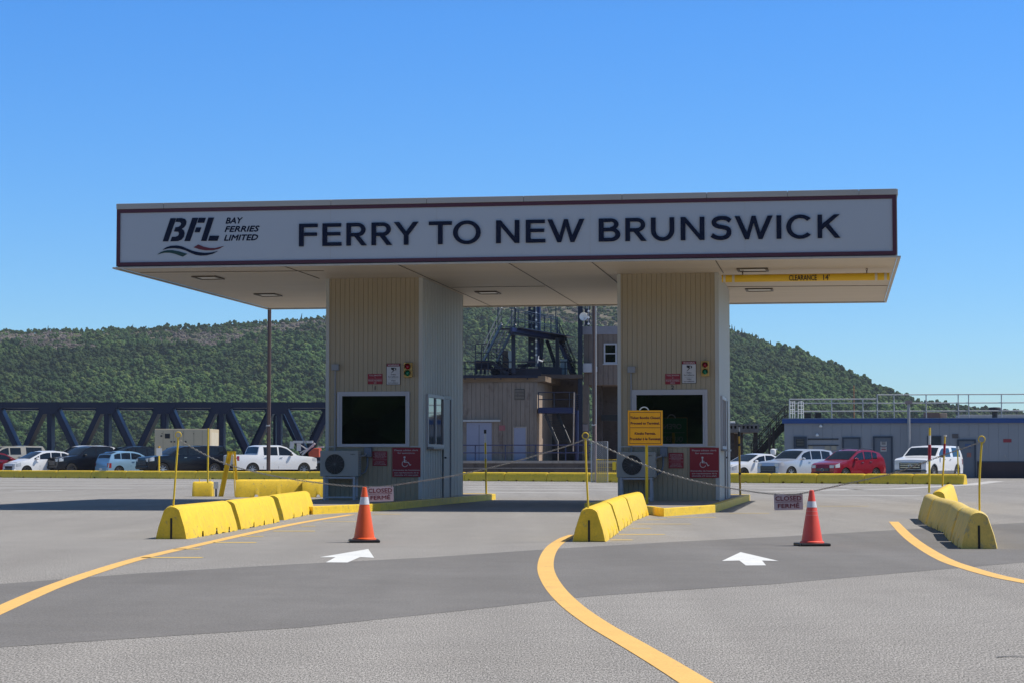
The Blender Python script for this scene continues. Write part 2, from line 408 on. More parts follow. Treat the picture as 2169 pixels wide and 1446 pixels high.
for (a, b) in (((-40, 1012), (900, 1015)), ((-40, 1016), (660, 1019.5)), ((-40, 1021), (640, 1024)), ((-40, 1026), (400, 1027)), ((30, 1038.5), (135, 1037.8)), ((-40, 1032), (280, 1033)),
               ((985, 1024), (1312, 1026)), ((985, 1029), (1312, 1031)), ((985, 1034), (1312, 1037)), ((985, 1041), (1240, 1043)),
               ((1550, 1027), (1900, 1030)), ((1550, 1032), (1830, 1036)), ((1620, 1040), (1900, 1034)), ((1900, 1034), (2050, 1026)), ((2050, 1026), (2112, 1018)), ((2040, 1012), (2169, 1013)), ((1700, 1047), (1950, 1049))):
    line('bay_line_marking', [a, b], .75, WORNW, .003, False)
# long cracks sealed with tar
TAR = mat('tar_seal', (0.05, 0.047, 0.045), 0.6, var=.1)
for pts in ([(2110, 1392), (2140, 1390), (2175, 1391)],):
    line('tar_seam_marking', pts, .02, TAR, .0045)

# ================================================================== TOLL CANOPY (frame C)
C = Frame((-8.2593, 43.4917))
Z0, FH, CWD, CDP = 5.0104, 1.3277, 16.0407, 11.9358
RZ = -YA
IZ = 0.14
can = thing('toll_canopy', 'wide flat beige canopy standing on the two ticket booths', 'canopy', C.w(0, 0), RZ)
box('roof_slab', COPE, can, .02, CWD - .02, .06, CDP - .02, Z0 + .012, Z0 + FH - .02)
mb = MB(); mb.box(.0, CWD, 0, CDP, Z0, Z0 + .01); mb.build('soffit', SOFF, can)
mb = MB()   # front fascia backing, coping with joints, metal edge lips
mb.box(-.0, CWD, .03, .058, Z0 + .02, Z0 + FH - .115)
mb.build('fascia', COPE, can)
mb = MB(); seams = [0, 1.03, 4.6, 6.6, 8.6, 10.6, 12.3, 13.9, 15.3, CWD]
for a, b in zip(seams, seams[1:]): mb.box(a + .004, b - .004, -.035, .057, Z0 + FH - .115, Z0 + FH)
mb.box(0, .045, .06, CDP, Z0 + FH - .115, Z0 + FH); mb.box(CWD - .045, CWD + .02, .06, CDP, Z0 + FH - .115, Z0 + FH)
mb.build('coping', COPE, can, bevel=.004)
mb = MB(); mb.box(-.06, CWD + .06, -.05, -.005, Z0 - .035, Z0 - .002); mb.box(-.06, -.005, -.004, CDP + .03, Z0 - .035, Z0 - .002); mb.box(CWD + .005, CWD + .06, -.004, CDP + .03, Z0 - .035, Z0 - .002); mb.box(-.004, CWD + .004, CDP - .03, CDP + .03, Z0 - .035, Z0 - .003)
mb.build('edge_lip', mat('lip_metal', (.5, .45, .38), .5), can)
# soffit seams: thin dark cover strips, and the recessed lights
mb = MB()
def strip(p, q, w=.016):
    a = C.level(*p, Z0); b = C.level(*q, Z0); mb.bar((a[0], a[1], Z0 - .006), (b[0], b[1], Z0 - .006), w, .01)
strip((297, 577), (686, 573.5)); strip((1541, 607.5), (1880, 604.8))
for a0 in (3.55, 5.95, 8.25, 9.95, 12.45): mb.box(a0 - .008, a0 + .008, .02, (3.2 if a0 in (3.55, 12.45) else CDP - .05), Z0 - .0112, Z0 - .002)
mb.box(6.0, 8.2, 6.0, 6.03, Z0 - .009, Z0 - .002)
mb.build('soffit_seams', mat('seam_dark', (.12, .09, .06), .6), can)
SL = mat('soffit_light_lens', (.62, .58, .48), .35, var=.04)
for p in (((405, 585), (486, 593)), ((537, 622), (608, 629)), ((1560, 568), (1629, 575.5)), ((1578, 611), (1639, 617)), ((1005, 617), (1065, 623))):
    (a0, b1), (a1, b0) = C.level(*p[0], Z0), C.level(*p[1], Z0)
    a0, a1 = min(a0, a1), max(a0, a1); b0, b1 = min(b0, b1), max(b0, b1)
    b1 = b0 + max(.45, min(.7, b1 - b0))
    f = MB()
    for q in ((a0, a1, b0, b0 + .05), (a0, a1, b1 - .05, b1), (a0, a0 + .05, b0 + .05, b1 - .05), (a1 - .05, a1, b0 + .05, b1 - .05)): f.box(*q, Z0 - .03, Z0 - .002)
    fo = f.build('ceiling_light', mat('light_frame', (.10, .075, .05), .5), can)
    MB().box(a0 + .06, a1 - .06, b0 + .06, b1 - .06, Z0 - .015, Z0 - .003).build('lens', SL, fo)

# big sign on the fascia
sg = thing('ferry_sign', 'long white sign with maroon border reading FERRY TO NEW BRUNSWICK on the canopy fascia', 'sign', C.w(0, 0), RZ)
SB, ST = Z0 + .02, Z0 + FH - .12
box('panel', PANELW, sg, .08, CWD - .09, -.0, .026, SB + .06, ST - .06)
mb = MB(); mb.box(.01, CWD - .02, -.022, .027, SB, SB + .075); mb.box(.01, CWD - .02, -.022, .027, ST - .075, ST)
mb.box(.01, .085, -.022, .027, SB + .075, ST - .075); mb.box(CWD - .095, CWD - .02, -.022, .027, SB + .075, ST - .075)
mb.build('border', MAROON, sg)
mb = MB()
for px in (700, 925, 1250, 1578): a, z = C.front(px, 500); MB().box(a - .003, a + .003, -.002, .0, SB + .08, ST - .08).build('panel_joint', mat('joint_grey', (.42, .42, .43), .6), sg)
CT = C.front(640, 474.5)[1]; CB = C.front(640, 523)[1]
CT = (CT + C.front(1775, 455.5)[1]) / 2 + .0; CB = (CB + C.front(1775, 504)[1]) / 2
CHh = CT - CB
def arc(cx, cy, rx, ry, a0, a1, t, ty=None, n=18):
    ty = ty or t
    o_ = [(cx + rx * math.cos(R(a0 + (a1 - a0) * i / n)), cy + ry * math.sin(R(a0 + (a1 - a0) * i / n))) for i in range(n + 1)]
    i_ = [(cx + (rx - t) * math.cos(R(a0 + (a1 - a0) * i / n)), cy + (ry - ty) * math.sin(R(a0 + (a1 - a0) * i / n))) for i in range(n + 1)]
    return o_ + i_[::-1]
def rc(x0, x1, y0, y1): return [(x0, y0), (x1, y0), (x1, y1), (x0, y1)]
def par(xa, ya, xb, yb, w): return [(xa, ya), (xa + w, ya), (xb + w, yb), (xb, yb)]
def glyph(ch):
    """letter outlines in a cell of cap height 1; returns polygons and natural width"""
    T, H = .20, .155
    if ch in 'FE':
        w = .80; P = [rc(0, T, 0, 1), rc(T, w, 1 - H, 1), rc(T, w - .03, .46, .46 + H * .95)]
        if ch == 'E': P.append(rc(T, w + .02, 0, H))
        return P, w
    if ch == 'I': return [rc(0, T, 0, 1)], T
    if ch == 'T': return [rc(.4, .4 + T, 0, 1 - H), rc(0, 1.0, 1 - H, 1)], 1.0
    if ch == 'Y': return [rc(.43, .43 + T, 0, .42), [(.43, .42), (.43 + T, .42), (1.06, 1), (.83, 1), (.53, .58)], [(.43, .42), (.53, .58), (.23, 1), (0, 1)]], 1.06
    if ch == 'N': return [rc(0, T, 0, 1), rc(.8, .8 + T, 0, 1), [(T, 1.0), (T, .74), (.8, 0.0), (.8, .26)], [(0, 1), (T * .9, 1), (T * .9, 1.0)]][:3], 1.0
    if ch == 'K': return [rc(0, T, 0, 1), [(T, .36), (T, .60), (.72, 1), (.97, 1)][:4], [(.36, .47), (.5, .60), (1.0, 0), (.76, 0)]], 1.0
    if ch == 'W': return [[(0, 1), (.215, 1), (.53, .29), (.725, 1), (.895, 1), (1.09, .29), (1.405, 1), (1.62, 1), (1.185, 0), (1.015, 0), (.81, .70), (.605, 0), (.435, 0)]], 1.62
    if ch == 'O': return [arc(.6, .5, .6, .52, 0, 360, T, .15, 40)], 1.2
    if ch == 'C': return [arc(.58, .5, .58, .52, 42, 318, T, .15, 30)], 1.05
    if ch == 'U': return [rc(0, T, .45, 1), rc(.78, .78 + T, .45, 1), arc(.49, .45, .49, .47, 180, 360, T, .16, 20)], .98
    if ch in 'RB':
        P = [rc(0, T, 0, 1), rc(T, .5, 1 - H, 1), arc(.5, .70, .36, .30, -90, 90, T * .95, H, 14), rc(T, .5, .40, .40 + H)]
        if ch == 'R': P.append([(.36, .40), (.60, .40), (.92, 0), (.68, 0)]); return P, .92
        P[2] = arc(.47, .745, .33, .255, -90, 90, T * .9, H * .9, 14); P[1] = rc(T, .47, 1 - H, 1); P[3] = rc(T, .5, .44, .44 + H)
        P += [rc(T, .5, 0, H), arc(.5, .2975, .37, .2975, -90, 90, T, H, 14)]; return P, .87
    if ch == 'S':
        c = [(.86, .80), (.70, .905), (.48, .935), (.27, .895), (.16, .79), (.17, .67), (.30, .585), (.50, .54), (.70, .49), (.80, .39), (.78, .22), (.66, .11), (.44, .068), (.22, .105), (.05, .20)]
        Pn = catmull([Vector((x, y, 0)) for x, y in c], 4); L, Q = [], []
        for i, p in enumerate(Pn):
            d = (Pn[min(i + 1, len(Pn) - 1)] - Pn[max(i - 1, 0)]).normalized(); k = .085 + .018 * abs(d.y)
            L.append((p.x - d.y * k, p.y + d.x * k)); Q.append((p.x + d.y * k, p.y - d.x * k))
        return [L + Q[::-1]], .93
sp = []
for ch, x0, x1 in zip('FERRYTONEW', (47, 215, 387, 567, 728, 978, 1152, 1461, 1674, 1829), (180, 348, 533, 715, 903, 1143, 1350, 1628, 1811, 2094)): sp.append((ch, 620 + x0 / 3.389, 620 + x1 / 3.389))
for ch, x0, x1 in zip('BRUNSWICK', (110, 328, 538, 782, 1027, 1225, 1568, 1648, 1905), (287, 503, 730, 977, 1202, 1537, 1608, 1857, 2092)): sp.append((ch, 1240 + x0 / 3.873, 1240 + x1 / 3.873))
mb = MB(); step = 0
for ch, x0, x1 in sp:
    P, w = glyph(ch); a0, a1 = C.front(x0, 500)[0], C.front(x1, 500)[0]
    for i, poly in enumerate(P):
        mb.plate([(a0 + x / w * (a1 - a0), CB + y * CHh) for x, y in poly], -.03 - .0007 * i, -.0005 - .0001 * i)
mb.build('lettering', NAVY, sg)
def lp(x, y):
    a, z = C.front(230 + x / 4.615, 390 + y / 4.615); return (a, z)
def logo(name, polys, m):
    mb = MB()
    for i, p in enumerate(polys): mb.plate([lp(*q) for q in p], -.012 - .0006 * i, -.0005)
    return mb.build(name, m, sg)
logo('emblem_letters', [[(530, 563), (582, 563), (662, 337), (606, 337)],
    [(668, 337), (715, 335), (750, 345), (762, 368), (757, 400), (737, 427), (715, 440), (737, 456), (744, 485), (736, 520), (712, 547), (680, 560), (605, 563), (621, 518), (655, 518), (680, 508), (690, 488), (682, 468), (640, 466), (655, 424), (680, 423), (702, 410), (712, 390), (700, 373), (655, 372)],
    [(742, 560), (797, 560), (877, 333), (820, 333)], [(885, 333), (952, 333), (935, 381), (868, 381)], [(857, 427), (907, 427), (890, 474), (842, 474)],
    [(905, 558), (957, 558), (1032, 331), (977, 331)], [(990, 508), (1082, 508), (1065, 557), (975, 557)]], NAVY)
logo('emblem_wave', [[(478, 692), (510, 668), (545, 655), (580, 649), (620, 648), (690, 660), (770, 685), (725, 712), (650, 685), (600, 674), (550, 673), (515, 680)]], LGREEN)
logo('emblem_wave', [[(530, 644), (565, 620), (610, 606), (670, 603), (720, 612), (770, 634), (820, 655), (880, 669), (940, 675), (1000, 672), (1070, 658), (1020, 684), (960, 699), (900, 702), (850, 694), (795, 672), (750, 650), (700, 636), (640, 629), (590, 631)]], NAVY)
logo('emblem_wave', [[(832, 620), (878, 593), (930, 615), (990, 628), (1040, 629), (1128, 608), (1080, 636), (1020, 650), (950, 651), (890, 641)]], LRED)
mb = MB()
for t, x0, x1, yb, yt in (('BAY', 1146, 1312, 388, 326), ('FERRIES', 1136, 1475, 470, 407), ('LIMITED', 1130, 1460, 555, 492)):
    (a0, z0), (a1, z1) = lp(x0, yb), lp(x1, yt)
    vs, fs = text_mesh(t, (z1 - z0) / .73, .008, .28, a1 - a0); mb = MB()
    mb.add([((a0 + a1) / 2 + v[0], -.004 - v[2], z0 + v[1]) for v in vs], fs); mb.build('emblem_text', NAVY, sg)

# clearance bar hung on two chains
bz = C.front(1700, 596, 3.0)
BB = 2.6
aL, zL = C.front(1529, 582, BB); aR, zR = C.front(1884, 579, BB); zT = (zL + zR) / 2; zB = C.front(1700, 596.5, BB)[1]
cl = thing('clearance_bar', 'yellow clearance bar hanging on two chains under the canopy', 'height bar', C.w((aL + aR) / 2, BB), RZ)
hw = (aR - aL) / 2
AMB = mat('clearance_yellow', (.80, .50, .02), .35, var=.05)
rr = (zT - zB) / 2
zc = (zT + zB) / 2
MB().lathe([(rr, -hw), (rr, hw)], 20, 'x', (0, 0, zc)).build('bar', AMB, cl, smooth=40)
mb = MB()
for a in (1532, 1551, 1853, 1873):
    x = C.front(a, 585, BB)[0] - (aL + aR) / 2; MB().lathe([(rr + .003, x), (rr + .003, x + .05)], 20, 'x', (0, 0, zc)).build('band', mat('band_pale', (.6, .55, .45), .4), cl)
mb = MB(); x0 = C.front(1671.5, 590, BB)[0] - (aL + aR) / 2; x1 = C.front(1730, 590, BB)[0] - (aL + aR) / 2; x2 = C.front(1744, 590, BB)[0] - (aL + aR) / 2; x3 = C.front(1757, 590, BB)[0] - (aL + aR) / 2
lines_on(mb, [('CLEARANCE', (x0 + x1) / 2, zc - .065, .12, x1 - x0, .0028), ("14'", (x2 + x3) / 2, zc - .065, .12, x3 - x2, .0028)], -rr - .006)
mb.build('lettering', TXTK, cl)
def chain_mesh(mb, pts, link=.05, r=.006, wd=.03):
    """real oval links along the polyline pts, alternating"""
    pts = [Vector(p) for p in pts]; acc = 0; out = []; step = link * .72
    L = [0]
    for a, b in zip(pts, pts[1:]): L.append(L[-1] + (b - a).length)
    n = int(L[-1] / step)
    for k in range(n):
        s = (k + .5) * L[-1] / n; i = max(j for j in range(len(L)) if L[j] <= s); i = min(i, len(pts) - 2)
        c = pts[i].lerp(pts[i + 1], (s - L[i]) / (L[i + 1] - L[i])); d = (pts[i + 1] - pts[i]).normalized()
        h = d.cross(Vector((0, 0, 1)) if abs(d.z) < .95 else Vector((0, 1, 0))).normalized(); v = h.cross(d)
        q = (h * .9 + v * .5) if k % 2 else (v * .9 - h * .5); q.normalize()
        ring = [c + d * math.cos(t) * link / 2 + q * math.sin(t) * wd / 2 for t in [2 * math.pi * j / 8 for j in range(8)]]
        mb.tube(ring, r, 4, closed=True)
    return mb
for px in (1573, 1836):
    x = C.front(px, 585, BB)[0] - (aL + aR) / 2; chain_mesh(MB(), [(x, 0, zT), (x, 0, Z0 - .01)], .06, .007, .035).build('chain', RUSTP, cl)

# ------------------------------------------------------------------ islands with painted kerbs
ISC = mat('island_concrete', (.30, .255, .215), .85, var=.15, scale=1.5)
def island(poly, label):
    o = thing('kerb_island', label, 'island', (poly[0][0], poly[0][1], 0), 0, 'raised islands under the ticket booths')
    n = len(poly); P = [Vector((p[0] - poly[0][0], p[1] - poly[0][1], 0)) for p in poly]
    c = sum(P, Vector()) / n
    Q = []
    for i in range(n):
        a, b, d = P[i - 1], P[i], P[(i + 1) % n]
        e0 = (b - a).normalized(); e1 = (d - b).normalized(); n0 = Vector((-e0.y, e0.x, 0)); n1 = Vector((-e1.y, e1.x, 0))
        m_ = (n0 + n1); m_ = m_ / max(.35, m_.length_squared / 2) ; Q.append(b + m_ * .13)
    mb = MB(); ze = .150
    vs = [(p.x, p.y, 0) for p in P] + [(p.x, p.y, ze) for p in P] + [(p.x, p.y, ze) for p in Q] + [(p.x, p.y, .05) for p in Q]
    fs = []
    for i in range(n):
        j = (i + 1) % n
        fs += [(i, j, n + j, n + i), (n + i, n + j, 2 * n + j, 2 * n + i), (2 * n + i, 2 * n + j, 3 * n + j, 3 * n + i)]
    mb.add(vs, fs).build('kerb', YEL, o, bevel=.012)
    MB().prism([(p.x, p.y) for p in Q], .0, .14).build('pavement', ISC, o)
    return o
island([(-4.25, 39.6), (-3.70, 39.0), (-2.62, 41.8), (-.42, 54.0), (-.62, 54.6), (-2.95, 54.9), (-5.0, 43.0)], 'low concrete island with yellow kerb under the booth left of the middle lane')
island([(2.52, 39.4), (2.72, 37.6), (3.90, 40.4), (5.98, 52.7), (5.78, 53.4), (3.3, 53.7), (1.45, 42.0)], 'low concrete island with yellow kerb under the booth behind the amber sign')

# ------------------------------------------------------------------ ticket booths
def siding_x(mb, x0, x1, y, z0, z1, pitch=.105, dep=.008, gw=.011):
    """vertical boards facing -y with real grooves"""
    rows = [[], []]; x = x0
    while x < x1 - 1e-4:
        e = min(x + pitch, x1)
        for px, py in ((x, y), (e - gw, y), (e - gw * .7, y + dep), (e - gw * .3, y + dep)):
            if px <= x1:
                rows[0].append((px, py, z0)); rows[1].append((px, py, z1))
        x = e
    rows[0].append((x1, y, z0)); rows[1].append((x1, y, z1)); mb.grid(rows)
def siding_y(mb, x, y0, y1, z0, z1, pitch=.07, dep=.012, sgn=1):
    rows = [[], []]; y = y0; k = 0
    while y < y1 - 1e-4:
        e = min(y + pitch, y1)
        for py, px in ((y, x), (y + (e - y) * .55, x), (y + (e - y) * .65, x - dep * sgn), (y + (e - y) * .9, x - dep * sgn)):
            rows[0].append((px, py, z0)); rows[1].append((px, py, z1))
        y = e
    rows[0].append((x, y1, z0)); rows[1].append((x, y1, z1))
    if sgn < 0: rows = rows[::-1]
    mb.grid(rows)
def booth(a0, b0, wd, dp, num, label, spec):
    o = thing('ticket_booth', label, 'ticket booth', C.w(a0, b0), RZ, 'ticket booths under the canopy')
    mb = MB(); zs = spec['seam']
    siding_x(mb, 0, wd, 0, zs + .004, Z0, .105)
    siding_x(mb, 0.015, wd - .015, .012, IZ, zs - .004, .105)
    mb.box(.02, wd - .02, .03, dp, IZ, Z0 - .001)
    mb.build('front_siding', BEIGE, o)
    mb = MB(); mb.box(wd - .075, wd + .012, -.010, .022, IZ + .02, Z0 - .001); mb.box(-.012, .06, -.010, .022, IZ + .02, Z0 - .001); mb.box(-.01, wd + .01, -.008, .011, zs - .012, zs + .012)
    mb.build('corner_trim', BEIGEL, o)
    mb = MB(); siding_y(mb, wd + .001, .022, dp, IZ, Z0 - .001, .2, .035); siding_y(mb, -.001, .022, dp, IZ, Z0 - .001, .2, .035, -1)
    mb.build('side_siding', BEIGEL, o)
    def q(px, py, b=0.0):
        a, z = C.front(px, py, b0 + b); return a - a0, z
    # picture window
    (x0, z1), (x1, z0) = q(*spec['fr'][:2]), q(*spec['fr'][2:])
    (u0, w1), (u1, w0) = q(*spec['pn'][:2]), q(*spec['pn'][2:])
    mb = MB()
    for d, k in ((-.035, 0), (-.022, .5)):
        X0, X1, Zb, Zt = x0 + (u0 - x0) * k, x1 + (u1 - x1) * k, z0 + (w0 - z0) * k, z1 + (w1 - z1) * k
        X2, X3, Zc, Zd = x0 + (u0 - x0) * (k + .5), x1 + (u1 - x1) * (k + .5), z0 + (w0 - z0) * (k + .5), z1 + (w1 - z1) * (k + .5)
        mb.box(X0, X1, d, -.002, Zb, Zc); mb.box(X0, X1, d, -.002, Zd, Zt); mb.box(X0, X2, d, -.002, Zc, Zd); mb.box(X3, X1, d, -.002, Zc, Zd)
    fr = mb.build('window_frame', WHITE, o)
    MB().box(u0, u1, -.010, -.004, w0, w1).build('glass', GLASS, fr)
    # side window and door on the driver's side
    if 'sw' in spec:
        x = wd
        (y0, z1), (y1, z0) = [(v[0] - b0, v[1]) for v in (C.side(*spec['sw'][:2], a0 + wd), C.side(*spec['sw'][2:], a0 + wd))]
        z1 = max(z1, z0 + .9)
    else:
        y0, y1, z0, z1 = .5, 2.1, 1.25, 2.4
    mb = MB(); e = .07
    mb.box(wd, wd + .05, y0, y1, z0, z0 + e); mb.box(wd, wd + .05, y0, y1, z1 - e, z1); mb.box(wd, wd + .05, y0, y0 + e, z0 + e, z1 - e); mb.box(wd, wd + .05, y1 - e, y1, z0 + e, z1 - e); mb.box(wd, wd + .045, (y0 + y1) / 2 - .03, (y0 + y1) / 2 + .04, z0 + e, z1 - e)
    fr = mb.build('service_window', WHITE, o)
    MB().box(wd + .003, wd + .018, y0 + e, y1 - e, z0 + e, z1 - e).build('glass', GLASSB, fr)
    box('sill', GREYP, o, wd + .003, wd + .16, y0 + .1, y1 - .1, z0 - .04, z0 - .003)
    d0, d1 = y1 + .03, y1 + 1.0
    mb = MB(); mb.box(wd, wd + .035, d0, d0 + .07, IZ, z1 + .02); mb.box(wd, wd + .035, d1 - .07, d1, IZ, z1 + .02); mb.box(wd, wd + .035, d0 + .07, d1 - .07, z1 - .05, z1 + .02)
    mb.box(wd + .002, wd + .015, d0 + .07, d1 - .07, IZ, z1 - .05)
    dd = mb.build('door', GREYP, o); box('handle', DARK, dd, wd + .016, wd + .06, d0 + .12, d0 + .24, 1.05, 1.09)
    # meter head and conduit
    mx, mz = q(*spec['meter']); mb = MB()
    mb.box(mx - .08, mx + .08, -.11, -.002, mz - .06, mz + .07); mb.tube([(mx - .01, -.035, mz - .05), (mx - .01, -.035, .95)], .016, 8)
    for z in (mz - .6, 1.9, 1.3): mb.box(mx - .035, mx + .015, -.055, -.002, z, z + .03)
    mb.build('conduit', GREYP, o)
    ex0, ez1 = q(*spec['ebox'][:2]); ex1, ez0 = q(*spec['ebox'][2:])
    mb = MB(); mb.box(ex0, ex1, -.12, -.0, ez0, ez1); mb.tube([(ex0 + .06, -.05, ez0), (ex0 + .06, -.06, ez0 - .2), (ex0 + .02, -.09, ez0 - .33), (ex0 - .1, -.12, ez0 - .4)], .02, 8)
    mb.build('switch_box', mat('switch_box_blue', (.15, .18, .23), .5), o)
    return o
BA, BBo = (3.6844, 3.3561), (10.1849, 3.1278)
W1, W2, D1, D2 = 2.1565, 2.1591, 5.1, 4.75
booth(*BA, W1, D1, 1, 'tall beige ribbed ticket booth marked 1, left of the middle lane', dict(seam=C.front(800, 945, BA[1])[1], fr=(715, 829, 867.6, 945), pn=(725, 838, 859, 939), sw=(902.5, 833, 936.5, 947), meter=(712, 778), ebox=(774, 947, 789, 966)))
booth(*BBo, W2, D2, 2, 'tall beige ribbed ticket booth marked 2, behind the amber sign', dict(seam=C.front(1400, 945, BBo[1])[1], fr=(1338.6, 825, 1499, 945), pn=(1348, 835.6, 1489, 939), meter=(1338, 783), ebox=(1399, 946, 1414, 966)))

def wall_sign(name, label, cat, B, px, m, group=None, thick=.012, off=.014, rim=None):
    """a flat sign fixed on a booth front; px = x0,y0,x1,y1. returns the thing and a mapper"""
    b = B[1] - off
    a0, z1 = C.front(px[0], px[1], b); a1, z0 = C.front(px[2], px[3], b)
    ca = (a0 + a1) / 2; w = (a1 - a0); h = z1 - z0
    o = thing(name, label, cat, C.w(ca, b, z0), RZ, group)
    box('plate', m, o, -w / 2, w / 2, 0, thick, 0, h)
    return o, w, h
def sign_text(o, rows, w, h, m, y=-.002):
    for t, x, z, ch, ww, bo in rows: lines_on(MB(), [(t, x * w, z * h, ch * h, ww * w if ww else None, bo * .5)], y).build('lettering', m, o)
BN = {1: 'left of the middle lane', 2: 'behind the amber sign'}
for n, B in ((1, BA), (2, BBo)):
    P = {1: dict(toll=(779, 791, 810, 812.5), warn=(818.5, 769, 848, 814), tl=(855, 767, 872.4, 798), sm=(789, 954.5, 820, 985.5), ass=(831, 946.8, 890.5, 1009), num=(794.6, 824.5)),
         2: dict(toll=(1409, 791, 1441, 812.8), warn=(1444, 764, 1475, 811), tl=(1485, 763.5, 1502, 795.4), sm=(1416, 958, 1448, 990.6), ass=(1461, 947, 1523, 1011), num=(1424.8, 823.5))}[n]
    o, w, h = wall_sign('booth_number_sign', f'small red toll booth number sign on the booth {BN[n]}', 'sign', B, P['toll'], REDS, 'red toll booth number signs')
    sign_text(o, [('TOLL BOOTH', 0, .80, .13, .82, .001), (str(n), 0, .58, .13, None, .001), ('POSTE NUMÉRO', 0, .28, .13, .9, .001), ('UN' if n == 1 else 'DEUX', 0, .07, .13, None, .001)], w, h, TXTW)
    box('divider', TXTW, o, -w * .47, w * .47, -.003, 0, h * .49, h * .505)
    o, w, h = wall_sign('warning_sign', f'white video surveillance warning sign on the booth {BN[n]}', 'sign', B, P['warn'], TXTK, 'white video surveillance signs')
    box('face', mat('sign_face_white', (.55, .55, .56), .45), o, -w * .47, w * .47, -.003, -.0005, h * .02, h * .86)
    box('header', REDS, o, -w * .47, w * .47, -.003, -.0005, h * .868, h * .985)
    sign_text(o, [('WARNING', 0, .885, .08, .8, .002)], w, h, TXTW, -.005)
    sign_text(o, [('Video', 0, .46, .055, .34, .002), ('Surveillance', 0, .355, .055, .72, .002), ('Vidéo', 0, .175, .055, .34, .002), ('surveillance', 0, .07, .055, .72, .002)], w, h, TXTK, -.005)
    mb = MB(); mb.box(-w * .3, w * .3, -.005, -.003, h * .28, h * .287)
    mb.plate([(-w * .17, h * .81), (-w * .15, h * .72), (w * .05, h * .66), (w * .10, h * .70), (w * .20, h * .68), (w * .21, h * .77), (w * .1, h * .80)], -.006, -.0032)
    mb.plate([(-w * .17, h * .56), (-w * .14, h * .55), (w * .02, h * .64), (-w * .01, h * .68), (-w * .1, h * .6)], -.0055, -.0032)
    mb.build('camera_symbol', TXTK, o)
    MB().lathe([(w * .055, -.0085), (w * .055, -.0063)], 14, 'y', (w * .09, 0, h * .735)).build('lens_symbol', mat('sign_face_white', ()), o)
    # signal head
    a0, z1 = C.front(P['tl'][0], P['tl'][1], B[1] - .1); a1, z0 = C.front(P['tl'][2], P['tl'][3], B[1] - .1)
    w, h = a1 - a0, z1 - z0
    o = thing('signal_light', f'amber signal box with red and green lamps on the booth {BN[n]}', 'traffic light', C.w((a0 + a1) / 2, B[1] - .1, z0), RZ, 'signal lights on the booths')
    box('housing', mat('signal_amber', (.55, .36, .10), .5), o, -w / 2, w / 2, 0, .088, 0, h, bevel=.012)
    for k, (nm, c) in enumerate((('green_lamp', (.01, .20, .09)), ('red_lamp', (.30, .008, .02)))):
        zc_ = h * (.28 + .45 * k); r = w * .33
        l = MB().lathe([(r, -.012), (r * .8, -.03), (r * .3, -.042)], 18, 'y', (0, 0, zc_)).build(nm, mat(nm, c, .25, var=0), o, smooth=50)
        v = MB(); t = [(r * 1.12 * math.cos(R(a)), r * 1.12 * math.sin(R(a))) for a in range(-40, 221, 20)]
        v.grid([[(x, 0, zc_ + z) for x, z in t], [(x, -.08, zc_ + z) for x, z in t]]); v.build('visor', mat('visor', (.2, .13, .05), .5), l)
    o, w, h = wall_sign('notice_sign', f'small red notice with lines of white print on the booth {BN[n]}', 'sign', B, P['sm'], REDS, 'small red notices on the booths')
    sign_text(o, [('COMMERCIAL VEHICLES', 0, .86, .055, .8, 0), ('CREDIT CARD PAYMENTS', 0, .775, .055, .82, 0), ('CLERKS WILL NOT BE', 0, .69, .055, .7, 0), ('ACCEPTED FOR VEHICLES', 0, .605, .055, .9, 0), ('IN THIS VEHICLE', 0, .52, .055, .6, 0),
                  ('VOUS DEVEZ EN', 0, .26, .05, .6, 0), ('INFORMER TOUT', 0, .17, .05, .72, 0), ('VÉHICULE COMMERCIAL', 0, .08, .05, .84, 0)], w, h, TXTW)
    box('divider', TXTW, o, -w * .47, w * .47, -.003, 0, h * .41, h * .42)
    o, w, h = wall_sign('assistance_sign', f'large red wheelchair assistance sign on the booth {BN[n]}', 'sign', B, P['ass'], REDS, 'large red assistance signs')
    sign_text(o, [('Please advise clerk', 0, .885, .055, .84, .001), ('for assistance.', 0, .79, .055, .62, .001), ("Demandez de l'assistance", 0, .21, .05, .94, .001), ('aux représentants de la', 0, .125, .05, .86, .001), ("clientèle s'il vous plaît.", 0, .045, .05, .86, .001)], w, h, TXTW)
    def wc(x, z): return (w * (x - 940) / 610, h * (1 - (z - 165) / 650))
    mb = MB(); c = wc(900, 380); r = h * .036
    mb.plate([(c[0] + r * math.cos(t * .4), c[1] + r * math.sin(t * .4)) for t in range(16)], -.004, 0)
    mb.plate([wc(*p) for p in ((888, 410), (910, 410), (913, 452), (945, 452), (945, 466), (913, 466), (914, 482), (985, 482), (1020, 542), (1040, 535), (1046, 548), (1014, 565), (975, 498), (890, 496))], -.0045, 0)
    cc = wc(910, 525); ro = h * .107
    mb.plate([(cc[0] + ro * math.cos(R(a)), cc[1] + ro * math.sin(R(a))) for a in range(118, 346, 12)] + [(cc[0] + ro * .82 * math.cos(R(a)), cc[1] + ro * .82 * math.sin(R(a))) for a in range(345, 116, -12)], -.0037, 0)
    mb.build('wheelchair_symbol', TXTW, o)
    a, z = C.front(*P['num'], B[1] - .004)
    o = thing('booth_number', f'black painted figure above the window of the booth {BN[n]}', 'number', C.w(a, B[1] - .004, z), RZ, 'booth number figures')
    vs, fs = text_mesh(str(n), .088 / .73, .004); mb = MB()
    mb.add([(v[0], -.004 - v[2], v[1]) for v in vs], fs); mb.build('figure', TXTK, o)
    # heat pump unit on its stand
    P2 = {1: ((678, 953.5, 758.5, 1008), 709, 982, 1055), 2: ((1306, 956, 1388, 1010), 1338.6, 984, 1056)}[n]
    bb = B[1] - .42
